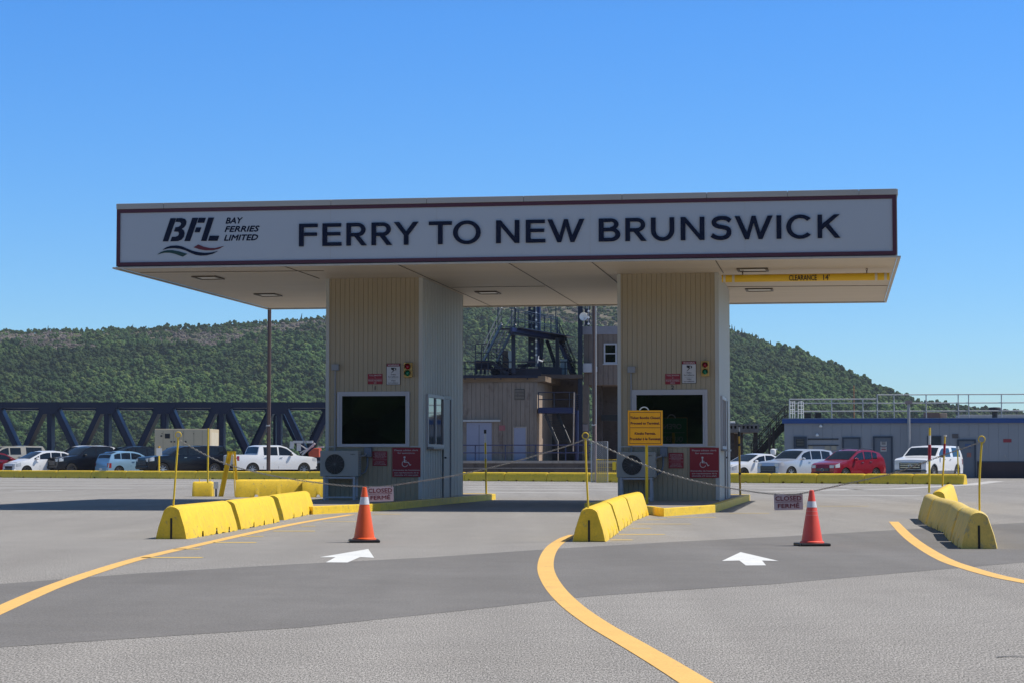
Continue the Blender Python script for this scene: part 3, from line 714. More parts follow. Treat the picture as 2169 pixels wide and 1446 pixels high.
    a0, z1 = C.front(*P2[0][:2], bb); a1, z0 = C.front(*P2[0][2:], bb); fa, fz = C.front(P2[1], P2[2], bb); ca = (a0 + a1) / 2; w = a1 - a0
    o = thing('heat_pump', f'beige outdoor air unit on a metal stand at the booth {BN[n]}', 'air conditioner', C.w(ca, bb, IZ), RZ, 'outdoor air units on stands')
    z0 -= IZ; z1 -= IZ; fz -= IZ; fa -= ca; r = (z1 - z0) * .385
    box('casing', ACW, o, -w / 2, w / 2, 0, .31, z0, z1, bevel=.012)
    mb = MB(); mb.lathe([(r, -.004), (r, .002)], 32, 'y', (fa, 0, fz)); mb.build('fan_opening', BLACK, o)
    mb = MB()
    for k in range(1, 8): mb.tube([(fa + r * k / 8 * math.cos(t * math.pi / 14), -.009, fz + r * k / 8 * math.sin(t * math.pi / 14)) for t in range(28)], .0022, 4, closed=True)
    for k in range(8): t = k * math.pi / 8; mb.bar((fa - r * math.cos(t), -.009, fz - r * math.sin(t)), (fa + r * math.cos(t), -.009, fz + r * math.sin(t)), .004)
    mb.build('fan_guard', mat('guard_grey', (.16, .16, .16), .5), o)
    mb = MB(); mb.tube([(fa + r * 1.04 * math.cos(t * math.pi / 16), -.003, fz + r * 1.04 * math.sin(t * math.pi / 16)) for t in range(32)], .006, 4, closed=True)
    mb.box(fa + r * 1.18, fa + r * 1.185, -.001, 0.0, z0 + .03, z1 - .03)
    mb.build('trim_ring', ACW, o)
    vs, fs = text_mesh('FUJITSU', .03, .001); MB().add([(w * .36 + v[0], -.001, z1 - .09 + v[1]) for v in vs], fs).build('lettering', TXTK, o)
    mb = MB(); lz = z0 - .003
    for x in (-w * .42, w * .42 - .05):
        mb.box(x, x + .05, .0, .03, 0, lz - .045); mb.box(x, x + .05, .28, .31, 0, lz - .045); mb.box(x, x + .05, -.02, .32, lz - .045, lz)
        mb.box(x, x + .05, .03, .28, .05, .09)
    mb.box(-w * .42 + .05, w * .42 - .05, .0, .02, lz - .043, lz - .008); mb.box(-w * .42 + .05, w * .42 - .05, .0, .02, .05, .08)
    mb.build('stand', WHITE, o)
    sd_ = MB()
    for k in range(9): sd_.box(w / 2 + .001, w / 2 + .006, .05, .26, z0 + .06 + k * .05, z0 + .085 + k * .05)
    sd_.tube([(w / 2, .2, z1 - .12), (w / 2 + .09, .24, z1 - .1), (w / 2 + .12, .36, z1 - .05)], .018, 8)
    sd_.build('pipe_cover', GREYP, o)

# ------------------------------------------------------------------ concrete barriers
def bar_profile(h, w):
    t = w * .27
    pts = [(-w / 2, 0.0), (-w / 2 + .004, .03), (-w * .42, .16 * h / .43)]
    for a in range(150, 29, -20): pts.append((t * math.cos(R(a)) * 1.06, h - t * .9 + t * .9 * math.sin(R(a))))
    return pts + [(-p[0], p[1]) for p in pts[2::-1]]
def barrier(p0, p1, label, group, h=.43, w=.42, m=None, notches=(.3, .62), seed=0, slot=True, name='concrete_barrier', rough=1.0):
    """low precast barrier between two base points; its lower edge is chipped and notched"""
    m = m or YEL; p0, p1 = Vector(p0), Vector(p1); d = p1 - p0; L = d.length; ang = math.atan2(d.y, d.x)
    o = thing(name, label, 'barrier', ((p0.x + p1.x) / 2, (p0.y + p1.y) / 2, 0), ang, group)
    rnd = random.Random(seed); pr = bar_profile(h, w); rows = []
    n = max(14, int(L / .09)); xs = [-L / 2 + L * i / n for i in range(n + 1)]
    for u in notches:
        c = -L / 2 + L * u
        xs += [c - .06, c - .035, c + .035, c + .06]
    xs = sorted(xs)
    for i, x in enumerate(xs):
        cut = 0
        for u in notches:
            dd = abs(x - (-L / 2 + L * u))
            if dd < .05: cut = .075
        e = min(x + L / 2, L / 2 - x); k = 1.0 if e > .03 else .94
        row = []
        for j, (y, z) in enumerate(pr):
            s = Vector((x * 3, y * 3 + seed, z * 3)); wob = noise.noise(s) * .005 * rough
            low = z < .05
            zz = z + (cut + max(0, noise.noise(Vector((x * 9, seed * 3.1, y)))) * .035 * rough if low and j in (0, 1, len(pr) - 1, len(pr) - 2) else 0)
            if j in (1, len(pr) - 2): zz = max(zz, .03 + cut)
            row.append((x, y * k + wob, zz * (1 if e > .03 or z < .1 else .955)))
        rows.append(row)
    mb = MB(); mb.grid(rows); k = len(pr)
    mb.add(rows[0], [tuple(range(k))]); mb.add(rows[-1], [tuple(reversed(range(k)))])
    b = mb.build('body', m, o, smooth=38)
    if slot:
        MB().box(-L / 2 - .004, -L / 2 + .02, -.013, .013, .0, h * .62).build('joint_slot', BLACK, o); MB().box(L / 2 - .02, L / 2 + .004, -.013, .013, 0, h * .62).build('joint_slot', BLACK, o)
    return o
def offs(p, q, dist):
    d = (q - p).normalized(); return Vector((d.y, -d.x, 0)) * dist
def row_from_pixels(segs, side, labels, group, w=.42, **k):
    """segs: base edge pixel pairs; side +1 when the pixels follow the right edge of the base"""
    for i, (a, b) in enumerate(segs):
        p, q = G(*a), G(*b); of = offs(p, q, -w / 2 * side); barrier(p + of, q + of, labels[i], group, w=w, seed=i + hash(group) % 7 if 0 else i + len(group), notches=k.get('notches', (.28, .55, .8)), m=k.get('m'))
row_from_pixels([((396.8, 1140.7), (505, 1122.5)), ((513, 1120.5), (594, 1104.3)), ((603, 1100.5), (668, 1086))], 1,
    ['yellow concrete barrier nearest the camera in the row left of the middle lane', 'middle yellow concrete barrier of the row left of the middle lane', 'yellow concrete barrier touching the kerb of booth island 1'], 'barrier row before booth 1')
row_from_pixels([((1283.7, 1146.7), (1311, 1127)), ((1314, 1123.5), (1340.5, 1105.5)), ((1343, 1103), (1375, 1090))], 1,
    ['yellow concrete barrier with the ringed pole between the two lanes', 'middle yellow concrete barrier of the short row before booth 2', 'yellow concrete barrier at the foot of the amber sign post'], 'barrier row before booth 2')
cl_ = [(5.24, 23.7), (5.66, 26.0), (6.12, 28.9), (6.68, 32.7), (7.22, 36.4)]
lab = ['faded yellow barrier at the near end of the curved row, with ringed pole', 'second faded barrier of the curved row counted from the ringed pole', 'third faded barrier of the curved row counted from the ringed pole', 'far faded barrier of the curved row, below the red and white pole']
for i in range(4):
    p, q = Vector((*cl_[i], 0)), Vector((*cl_[i + 1], 0)); d = (q - p).normalized() * .13
    sh = Vector((.035 * (-1) ** i, 0, 0)); barrier(p + d + sh, q - d - sh * .6, lab[i], 'curved barrier row on the right', m=YELR, seed=20 + i, notches=(.3, .7))
for i in range(3):
    p = Vector((8.05, 39.6, 0)).lerp(Vector((10.55, 50.6, 0)), i / 3); q = Vector((8.05, 39.6, 0)).lerp(Vector((10.55, 50.6, 0)), (i + 1) / 3); d = (q - p).normalized() * .01
    barrier(p + d, q - d, ['near barrier of the straight row behind the curved row', 'middle barrier of the straight row behind the curved row', 'far barrier of the straight row behind the curved row'][i], 'straight barrier row on the right', m=YEL, seed=30 + i, h=.44)
# behind the left row, parallel to the picture
for (x0, x1), lb in (((499, 635), 'long yellow barrier in shade behind the A-frame trestle'), ((640, 745), 'yellow barrier in shade half behind booth 1')):
    p, q = G(x0, 1052), G(x1, 1053.5); q.y = p.y + (x1 - x0) / 140 * .25
    barrier(p, q, lb, 'barriers behind the trestle', h=.49, seed=int(x0), w=.46)
# the long far line of barriers
jx = [-110, -34, 42, 119, 193, 266, 339, 414, 491, 570.5, 651, 734, 818, 902, 983, 1067, 1157, 1247, 1338, 1432, 1530, 1628, 1727, 1828, 1930, 2039]
names_far = {3: 'below the white hatchback', 4: 'below the black pickup', 5: 'below the blue hatchback', 6: 'below the front of the black capped pickup', 7: 'below the rear of the black capped pickup', 8: 'behind the yellow trestle', 9: 'below the white crew pickup',
             0: 'out past the picture edge', 1: 'at the left picture edge', 2: 'below the white hatchback nose', 10: 'left of booth 1', 11: 'hidden behind booth 1', 12: 'hidden behind booth 1 wall', 13: 'just right of booth 1', 14: 'below the double blue doors', 15: 'below the wall vent', 16: 'below the lower steel stairs',
             17: 'below the chain link panel', 18: 'hidden behind booth 2', 19: 'hidden behind booth 2 wall', 20: 'below the small white car', 21: 'below the silver car', 22: 'below the silver and red cars', 23: 'below the red car', 24: 'below the white capped pickup, last of the line'}
FL0, FL1 = Vector((-30.3, 124.0, 0)), Vector((W(2039, 88.0), 88.0, 0))
def far_at(px):
    k = (px - IW / 2) / F; d = FL1 - FL0; t = (k * FL0.y - FL0.x) / (d.x - k * d.y); return FL0 + d * t
for i, (a, b) in enumerate(zip(jx, jx[1:])):
    if i in (0, 11, 12, 18, 19): continue
    p, q = far_at(a), far_at(b); d = (q - p).normalized(); hh = .44
    of = offs(p, q, -.21)
    barrier(p + of + d * .012, q + of - d * .012, 'yellow barrier of the far line ' + names_far[i], 'far line of yellow barriers', seed=50 + i, notches=(.12, .5, .88) if i % 3 else (.3, .7), h=hh, slot=False)
# kerb style block with lifting pins
p = G(409, 1050); q = G(452, 1050)
b1 = barrier(p, q, 'short yellow barrier block with two lifting pins', 'block at the left', h=.42, w=.44, seed=91, notches=())
del b1['group']
L = (q - p).length
mb = MB()
for x in (-L * .2, L * .33): mb.tube([(x, 0, .4), (x, 0, .52)], .012, 6)
mb.build('lifting_pin', YELM, b1)
o = thing('outlet_post', 'small white outlet box on a grey post beside the yellow block', 'outlet box', G(458, 1050.5))
box('box', WHITEP, o, -.07, .06, -.05, .05, .22, .41, bevel=.01); box('post', GREYP, o, -.035, .025, -.02, .02, 0, .219)

# A-frame trestle
p = G(485, 1050.5); k = p.y / F
o = thing('trestle', 'yellow A-shaped steel trestle standing before the far line', 'trestle', (p.x, p.y, 0))
H_ = 94.5 * k
for nm, (xt0, xt1, xb0, xb1) in (('leg', (-3.5, 6.5, -22, -12)), ('leg', (6.6, 13.5, 12.5, 20.5))):
    mb = MB(); v = [(xb0 * k, xt0 * k), (xb1 * k, xt1 * k)]
    for (s0, t0), (s1, t1), y0, y1 in (((v[0][0], v[0][1]), ((v[0][0] + v[1][0]) / 2 - .03, (v[0][1] + v[1][1]) / 2 - .03), -.06, .0), ((v[0][0] + .035, v[0][1] + .035), (v[1][0], v[1][1]), .005, .03)):
        mb.plate([(s0, 0), (s1, 0), (t1, H_), (t0, H_)], y0, y1)
    mb.build(nm, YELM, o)
box('top_plate', YELM, o, -4 * k, 13.8 * k, -.09, -.062, H_ - .03, H_ + .015)

# ------------------------------------------------------------------ poles
def ring_pole(base, top, label, bz=.42, bend=0):
    b = Vector(base); t = Vector(top)
    o = thing('ring_pole', label, 'pole', (b.x, b.y, bz), 0, 'yellow poles with ring tops')
    d = t - Vector((b.x, b.y, bz)); pts = [d * (i / 8) + Vector((math.sin(i / 8 * math.pi) * bend, 0, 0)) for i in range(9)]
    MB().tube(pts, .0125, 10).build('shaft', YELM, o, smooth=50)
    rg = MB().tube([(d.x + .038 * math.cos(a * math.pi / 10), d.y, d.z + .036 + .038 * math.sin(a * math.pi / 10)) for a in range(20)], .0062, 8, closed=True).build('ring', YELM, o, smooth=60)
    MB().tube([(d.x + .01, d.y - .012, d.z - .02), (d.x + .035, d.y - .02, d.z + .005)], .006, 6).build('hook', CHAIN, o)
    return t
yb = 26.9
ring_pole((A(367, 1066, yb).x, yb, 0), A(377.5, 926, yb), 'leaning yellow ring pole on the nearest left barrier', .41)
yb2 = 25.9
ring_pole((A(1246, 1069, yb2).x, yb2, 0), A(1240, 928, yb2), 'yellow ring pole on the barrier between the lanes', .42, -.004)
yb3 = 24.3
ring_pole((A(2075, 1083, yb3).x, yb3, 0), A(2079.5, 936, yb3), 'bent yellow ring pole on the near right barrier', .42, -.012)
def plain_pole(px, y0, y1, Y, segs, label, r=.02, z0=0, px1=None, name='marker_pole'):
    b = A(px, y1, Y); t = A(px1 or px, y0, Y); d = t - b
    o = thing(name, label, 'pole', (b.x, b.y, z0))
    base = Vector((b.x, b.y, z0)); d = t - base
    for f0, f1, m, nm, rr_ in segs: MB().tube([d * f0, d * f1], r * rr_, 10).build(nm, m, o, smooth=50)
    return o
WPT = mat('white_band_paint', (.7, .7, .7), .4); RPT = mat('red_band_paint', (.36, .015, .03), .4)
plain_pole(1030, 909, 1043, 53.6, [(0, .55, YELM, 'shaft', 1), (.55, .62, GALV, 'collar', 1.15), (.62, .8, YELM, 'shaft', 1), (.8, .94, WPT, 'white_band', .8), (.94, 1, BLACK, 'cap', 1.3)], 'thin yellow pole with black cap on the end of island 1', .026, .149, 1027.5)
plain_pole(1568, 903, 1046, 52.2, [(0, .86, YELO, 'shaft', 1), (.3, .33, BLACK, 'clamp', 1.3), (.72, .75, BLACK, 'clamp', 1.3), (.86, .93, BLACK, 'clamp', 1.2), (.93, 1, GALV, 'cap', 1.1)], 'rusty yellow pole with dark clamps on the end of island 2', .026, .149, 1565)
plain_pole(1968, 905, 1037, 38.0, [(0, .5, YELM, 'shaft', .9), (.5, .74, RPT, 'red_band', 1.35), (.74, .88, WPT, 'white_band', 1.0), (.88, 1, YELM, 'tip', .9)], 'taller red and white banded pole on the curved barriers', .022, .42, 1969.5)
plain_pole(1996, 920, 1021, 49.0, [(0, .6, YELM, 'shaft', .9), (.6, .83, RPT, 'red_band', 1.2), (.83, .97, YELM, 'shaft', .8), (.97, 1, WPT, 'tip', 1.4)], 'shorter red banded pole behind the curved barriers', .024, .40, 2002)
plain_pole(440, 906, 1018, 57, [(0, 1, YELM, 'shaft', 1)], 'tall thin yellow pole on the yellow block', .024, .40, 441)
op = plain_pole(337, 944, 992, 118, [(0, .9, YELM, 'shaft', 1), (.9, 1, YELO, 'tip', 1.3)], 'yellow pole with a blank white plate on the far barriers', .05, .43)
a_, b_ = A(331.5, 964, 118), A(343.5, 948, 118); box('plate', WHITEP, op, a_.x - op.location.x, b_.x - op.location.x, -.08, -.055, a_.z - .43, b_.z - .43)
plain_pole(2030, 944, 1004, 84.2, [(0, .88, YELM, 'shaft', .8), (.88, 1, GALV, 'tip', 1.8)], 'short pole with a round tip on the last far barrier', .035, .41, 2028)

# ------------------------------------------------------------------ chains with CLOSED signs
def chain(pix, Y0, Y1, label):
    x0, x1 = pix[0][0], pix[-1][0]
    P = [A(x, y, Y0 + (Y1 - Y0) * (x - x0) / (x1 - x0)) for x, y in pix]; P = catmull(P, 6)
    c = P[0]; o = thing('barrier_chain', label, 'chain', tuple(c), 0, 'chains hung between ring poles')
    chain_mesh(MB(), [p - c for p in P], .042, .0036, .017).build('links', CHAIN, o, smooth=60)
    return P
chain([(380, 932), (443, 966), (490, 985), (560, 1003), (620, 1014), (680, 1022), (725, 1027), (775, 1029.5), (806, 1029.5), (850, 1024), (940, 1010), (1000, 998), (1080, 979), (1157, 957), (1205, 942), (1238, 930)], yb - .02, yb2 - .02, 'sagging steel chain across the lane before booth 1')
chain([(1243, 929), (1290, 950), (1345, 975), (1400, 997), (1450, 1012), (1500, 1024), (1560, 1035), (1620, 1043.5), (1670, 1046), (1700, 1043.5), (1777, 1027), (1880, 1004), (1940, 985), (2000, 962), (2050, 945), (2077, 935)], yb2 - .02, yb3 - .02, 'sagging steel chain across the lane right of booth 2')
for px, Y, lb, tilt in (((778, 1029.5, 834, 1061), 26.3, 'white CLOSED FERMÉ sign on the chain by booth 1', -.03), ((1640, 1045.5, 1701, 1079), 25.1, 'white CLOSED FERMÉ sign on the chain beside the faded cone', -.025)):
    a, b = A(px[0], px[3], Y - .03), A(px[2], px[1], Y - .03); w, h = b.x - a.x, b.z - a.z
    o = thing('closed_sign', lb, 'sign', ((a.x + b.x) / 2, Y - .03, a.z), 0, 'hanging CLOSED signs'); o.rotation_euler = (0, tilt, 0)
    cr_ = .014; poly = []
    for cx, cz, a0 in ((w / 2 - cr_, cr_, -90), (w / 2 - cr_, h - cr_, 0), (-w / 2 + cr_, h - cr_, 90), (-w / 2 + cr_, cr_, 180)):
        poly += [(cx + cr_ * math.cos(R(a0 + t)), cz + cr_ * math.sin(R(a0 + t))) for t in (0, 30, 60, 90)]
    MB().plate(poly, 0, .006).build('plate', mat('closed_sign_white', (.62, .52, .52), .45, var=.05, scale=6), o)
    mb = MB(); lines_on(mb, [('CLOSED', 0, h * .60, h * .29, w * .90, .0018)], -.003); mb.build('lettering', mat('closed_text', (.20, .012, .03), .5), o); mb = MB(); lines_on(mb, [('FERMÉ', 0, h * .14, h * .27, w * .74, .0018)], -.003)
    mb.box(-w * .44, w * .44, -.003, -.0005, h * .50, h * .53); mb.build('lettering', mat('closed_text', (.20, .012, .03), .5), o)
    mb = MB()
    for x in (-w * .43, w * .43): mb.tube([(x, -.006, h - .015), (x, -.01, h + .012), (x, .01, h + .014), (x, .012, h - .013)], .0025, 5)
    mb.build('tie', BLACK, o)

# ------------------------------------------------------------------ cones
def cone(px, py, hpx, m, label, band, extra):
    p = G(px, py); k = p.y / F; H = hpx * k; rb, rt = .135 * H / .69, .026
    o = thing('traffic_cone', label, 'traffic cone', (p.x, p.y, 0), .12)
    w = .19 * H / .69
    box('base', BLACK, o, -w, w, -w, w, 0, .035, bevel=.012)
    def rad(z): return rb + (rt - rb) * (z - .03) / (H - .03)
    c = MB().lathe([(rb * 1.12, .036), (rb * 1.10, .05), (rad(.06), .06), (rad(H * .5), H * .5), (rt, H - .004), (rt * .8, H), (rt * .6, H), (rt * .6, H - .05)], 32).build('body', m, o, smooth=40)
    z0, z1 = H * band[0], H * band[1]
    MB().lathe([(rad(z0) + .002, z0), (rad(z1) + .002, z1)], 32, cap=False).build('reflective_collar', REFL, o, smooth=50)
    if extra:
        mb = MB()
        for z in extra: mb.lathe([(rad(H * z) + .0015, H * z), (rad(H * z + .004) + .0015, H * z + .004)], 32, cap=False)
        mb.build('scuff_ring', mat('scuff', (.9, .42, .36), .5), o)
    return o
cone(771.5, 1147.5, 116.5, ORANGE, 'orange traffic cone with white collar before the booth 1 sign', (.685, .82), None)
cone(1720, 1155, 117.5, PINKO, 'faded pinkish traffic cone beside the hanging CLOSED sign on the right', (.69, .80), (.55, .62))

# ------------------------------------------------------------------ amber ticket booth sign
Ys = 41.4
a, b = A(1330, 942.5, Ys), A(1403.5, 868, Ys); w, h = b.x - a.x, b.z - a.z; zb = a.z
ts = thing('ticket_sign', 'square amber sign reading Ticket Booths Closed on a yellow post', 'sign', ((a.x + b.x) / 2, Ys, 0), -.03)
box('plate', SIGNY, ts, -w / 2, w / 2, 0, .012, zb, zb + h, bevel=.004)
box('back_face', SIGNG, ts, -w / 2 + .01, w / 2 - .01, .013, .022, zb + .01, zb + h - .01)
mb = MB(); e = .035; t = .009
for q in ((-w / 2 + e, w / 2 - e, zb + e, zb + e + t), (-w / 2 + e, w / 2 - e, zb + h - e - t, zb + h - e), (-w / 2 + e, -w / 2 + e + t, zb + e + t, zb + h - e - t), (w / 2 - e - t, w / 2 - e, zb + e + t, zb + h - e - t), (-w / 2 + e + t, w / 2 - e - t, zb + h * .50, zb + h * .50 + t)):
    mb.box(q[0], q[1], -.002, -.0003, q[2], q[3])
mb.build('border_line', TXTM, ts)
mb = MB(); lines_on(mb, [('Ticket Booths Closed.', 0, zb + h * .755, h * .070, w * .86, .0035), ('Proceed to Terminal.', 0, zb + h * .60, h * .070, w * .83, .0035), ('Kiosks Fermés.', 0, zb + h * .31, h * .070, w * .60, .0035), ('Procéder à le Terminal.', 0, zb + h * .155, h * .070, w * .88, .0035)], -.003)
mb.build('lettering', TXTM, ts)
mb = MB(); lines_on(mb, [('OPEN', 0, zb + h * .62, h * .18, w * .62, .002), ('OUVERT', 0, zb + h * .2, h * .18, w * .7, .002)], .024, True); mb.box(-w * .42, w * .42, .0225, .0245, zb + h * .49, zb + h * .505)
mb.build('back_lettering', TXTW, ts)
MB().box(.0, .055, .03, .085, 0, zb + h * .5).build('post', YELM, ts, bevel=.006)
MB().tube([(-.02 + .09 * math.cos(t * math.pi / 14), .04, zb + h - .02 + .085 * math.sin(t * math.pi / 14)) for t in range(15)], .011, 8).build('handle_loop', WHITEP, ts, smooth=60)

# ================================================================== CARS
def interp(T, x):
    if x <= T[0][0]: return T[0][1]
    for (a, b), (c, d) in zip(T, T[1:]):
        if x <= c: return b + (d - b) * (x - a) / max(1e-6, c - a)
    return T[-1][1]
CARS = {
 'hatch': dict(L=4.05, W=1.70, top=[(0, .62), (.04, .72), (.5, .88), (.95, 1.0), (1.85, 1.43), (2.2, 1.50), (2.8, 1.52), (3.4, 1.47), (3.78, 1.34), (3.93, 1.05), (4.0, .85), (4.05, .6)], belt=(.93, 1.02), wh=(.78, 3.28), r=.30, sill=.24, ws=(1.02, 1.88), rw=(3.42, 3.92), win=[(1.28, 1.62), (1.68, 2.42), (2.48, 3.12), (3.18, 3.62)]),
 'sedan': dict(L=4.6, W=1.80, top=[(0, .58), (.05, .70), (.6, .86), (1.25, .97), (2.05, 1.36), (2.5, 1.43), (3.0, 1.42), (3.7, 1.14), (4.4, 1.08), (4.55, .95), (4.6, .6)], belt=(.90, .99), wh=(.88, 3.6), r=.32, sill=.22, ws=(1.3, 2.08), rw=(3.05, 3.68), win=[(1.6, 2.45), (2.52, 3.2)]),
 'suv': dict(L=4.95, W=1.92, top=[(0, .70), (.05, .98), (.3, 1.06), (1.2, 1.14), (1.4, 1.18), (2.1, 1.64), (2.6, 1.76), (3.8, 1.76), (4.45, 1.68), (4.75, 1.35), (4.88, 1.0), (4.95, .65)], belt=(1.10, 1.18), wh=(.95, 3.95), r=.38, sill=.30, ws=(1.45, 2.15), rw=(4.47, 4.75), win=[(1.85, 2.62), (2.70, 3.5), (3.58, 4.3)]),
 'cross': dict(L=4.28, W=1.78, top=[(0, .66), (.05, .86), (.3, .95), (1.0, 1.06), (1.15, 1.09), (1.95, 1.55), (2.4, 1.65), (3.2, 1.62), (3.75, 1.50), (4.1, 1.2), (4.2, .95), (4.28, .65)], belt=(1.0, 1.16), wh=(.86, 3.4), r=.34, sill=.27, ws=(1.2, 2.0), rw=(3.78, 4.08), win=[(1.55, 2.35), (2.45, 3.05), (3.12, 3.5)]),
 'pickup': dict(L=5.8, W=2.03, top=[(0, .90), (.04, 1.14), (.3, 1.22), (1.3, 1.30), (1.5, 1.34), (2.2, 1.84), (2.6, 1.95), (3.9, 1.94), (4.14, 1.86), (4.30, 1.37), (4.36, 1.34), (5.74, 1.34), (5.8, 1.28), (5.8, .8)], belt=(1.26, 1.30), wh=(.98, 4.65), r=.41, sill=.42, ws=(1.53, 2.25), rw=(4.15, 4.29), win=[(1.85, 2.78), (2.88, 3.86)]),
 'capped': dict(L=5.6, W=1.96, top=[(0, .85), (.04, 1.10), (.3, 1.18), (1.25, 1.26), (1.45, 1.30), (2.15, 1.72), (2.5, 1.82), (3.7, 1.83), (3.72, 1.80), (3.78, 1.86), (5.2, 1.84), (5.5, 1.42), (5.56, 1.2), (5.6, .8)], belt=(1.20, 1.25), wh=(.95, 4.5), r=.40, sill=.40, ws=(1.48, 2.2), rw=(5.25, 5.5), win=[(1.8, 2.6), (2.7, 3.5), (3.9, 5.1)]),
}
TYRE = mat('tyre_rubber', (.018, .018, .019), .8, var=.1)
RIM = mat('alloy_rim', (.45, .46, .48), .3, metal=.8, var=.1)
RIMD = mat('dark_alloy', (.08, .08, .085), .35, metal=.6, var=.1)
CHROME = mat('chrome', (.6, .6, .62), .15, metal=1, var=0)
HEADL = mat('headlight_lens', (.55, .57, .6), .08, var=.1, scale=20, coat=1)
TAILL = mat('tail_lens', (.35, .01, .012), .12, var=.1, coat=1)
TRIM = mat('car_trim', (.02, .02, .021), .5, var=.1)
CHROMED = mat('dark_chrome', (.14, .14, .15), .25, metal=.8, var=0)
def paint(name, c): return mat('car_paint_' + name, c, .3, var=.02, coat=.6 if max(c) > .02 else .25, spec=.5 if max(c) > .02 else .3, metal=.0 if sum(c) > 1.8 or max(c) < .02 else .25)
def car(kind, name, label, cat, px, Y, head, pm, sc_=1.0, grille='dark', rim=RIM, trim=None, group='cars parked behind the far barriers', roofrails=False, bump=None, zoff=0, arch=False, glass_tint=None):
    S = CARS[kind]; L, W_ = S['L'], S['W']; hl = L / 2
    o = thing(name, label, cat, (W(px, Y), Y, zoff), R(head), group); o.scale = (sc_,) * 3
    T = S['top']; b0, b1 = S['belt']; r = S['r']; sill = S['sill']
    top = lambda x: interp(T, x)
    belt = lambda x: min(b0 + (b1 - b0) * x / L, top(x) - .035)
    def plan(x):
        e = abs(x - hl) / hl; k = .13 if x < hl else .07
        return 1 - k * e ** 5
    def yw(x, z):
        b = b0 + (b1 - b0) * x / L; w = W_ / 2 * plan(x)
        if z > b: return w * (.975 - .24 * (z - b) ** 1.1)
        q = (b - z) / b
        return w * (1 - .025 * math.exp(-((z - b) / .06) ** 2) - .07 * max(0, q - .45) ** 1.2 * 2)
    def bot(x):
        z = sill
        for xw in S['wh']:
            q = abs(x - xw); ra = r + .055
            if q < ra: z = max(z, r + math.sqrt(ra * ra - q * q) * 1.0)
        if x < .25: z = max(z, sill + .02)
        return min(z, belt(x) - .06)
    def crown(x): return .035 if top(x) > b1 + .2 else .03
    xs = sorted(set([round(L * i / 60, 4) for i in range(61)] + [round(t[0], 4) for t in T] + [round(w + (r + .055) * math.sin(R(a)), 4) for w in S['wh'] for a in range(-90, 91, 12)]))
    xs = [x for x in xs if 0 <= x <= L]
    X = lambda x: hl - x
    rows = []
    for x in xs:
        zb, zl, zt = bot(x), belt(x), top(x); side = []
        for z in (zb, zb + (zl - zb) * .35, zb + (zl - zb) * .7, zl, zl + (zt - zl) * .33, zl + (zt - zl) * .7, zt): side.append((yw(x, z), z))
        ye = yw(x, zt)
        full = [(y, z) for y, z in side] + [(ye * s, zt + crown(x) * (1 - s * s)) for s in (.93, .7, .35)]
        ring = [(X(x), y, z) for y, z in full] + [(X(x), 0, zt + crown(x))] + [(X(x), -y, z) for y, z in full[::-1]]
        rows.append(ring)
    mb = MB(); mb.grid(rows); n = len(rows[0]); mb.add(rows[0], [tuple(reversed(range(n)))]); mb.add(rows[-1], [tuple(range(n))])
    body = mb.build('body', pm, o, smooth=32)
    box('underbody', BLACK, o, -hl + .18, hl - .18, -W_ * .36, W_ * .36, sill * .9, b0 - .12)
    # glazing
    def surf(x, s, d=.008):
        return (X(x), yw(x, top(x)) * s, top(x) + crown(x) * (1 - s * s) + d)
    for nm, (xa, xb) in (('windshield', S['ws']), ('rear_window', S['rw'])):
        m2 = MB(); m2.grid([[surf(xa + (xb - xa) * i / 6, -.90 + 1.8 * j / 8, .012) for j in range(9)] for i in range(7)]); m2.build(nm, glass_tint or CARGL, o, smooth=60)
    for sgn in (1, -1):
        for xa, xb in S['win']:
            m2 = MB(); g_ = []
            for i in range(7):
                x = xa + (xb - xa) * i / 6; lo, hi = belt(x) + .05, max(belt(x) + .06, top(x) - .085)
                g_.append([(X(x), sgn * (yw(x, lo + (hi - lo) * j / 4) + .006), lo + (hi - lo) * j / 4) for j in range(5)])
            m2.grid(g_); m2.build('side_window', CARGL, o, smooth=60)
        # mirror, handles, lights
        xm = S['ws'][0] + .42; zm = belt(xm) + .09; ym = sgn * (yw(xm, zm))
        m2 = MB(); m2.lathe([(.02, -.10), (.085, -.08), (.10, 0), (.085, .06), (.05, .08)], 12, 'y', (X(xm), 0, 0)); m2.v = [(v[0], ym + sgn * (.13 + v[1] * .9), zm + v[2] * .75) for v in m2.v]
        m2.box(X(xm) - .03, X(xm) + .02, min(ym, ym + sgn * .08), max(ym, ym + sgn * .08), zm - .03, zm + .01)
        m2.build('mirror', TRIM if grille != 'body' and kind in ('pickup', 'capped') else pm, o, smooth=40)
        for xa, xb in S['win'][:2]:
            xh = xb - .14; zh = belt(xh) - .09; yy = yw(xh, zh)
            m2 = MB(); m2.box(X(xh) - .09, X(xh) + .09, min(sgn * yy, sgn * (yy + .03)), max(sgn * yy, sgn * (yy + .03)), zh - .016, zh + .016); m2.build('door_handle', CHROME if kind != 'hatch' else pm, o)
            m2 = MB(); xg = xb + .04; m2.grid([[(X(xg) - .006, sgn * (yw(xg, z) + .003), z) for z in (sill + .06, .6, belt(xg))], [(X(xg) + .006, sgn * (yw(xg, z) + .003), z) for z in (sill + .06, .6, belt(xg))]]); m2.build('door_gap', BLACK, o)
        zt = top(.05) - .02; hh = .15 if kind in ('hatch', 'sedan', 'cross') else .19
        m2 = MB(); m2.grid([[(X(x) + .012 * (x < .05), sgn * (yw(x, z) * kf + .006), z) for z in (zt - hh * (1 - x * .6), zt - hh * .4, zt + x * .30)] for x, kf in ((0.0, .60), (.0, .78), (.01, .93), (.08, 1), (.22, 1), (.38, 1))]); m2.build('headlight', HEADL, o, smooth=50)
        zr = belt(L - .05) - .02
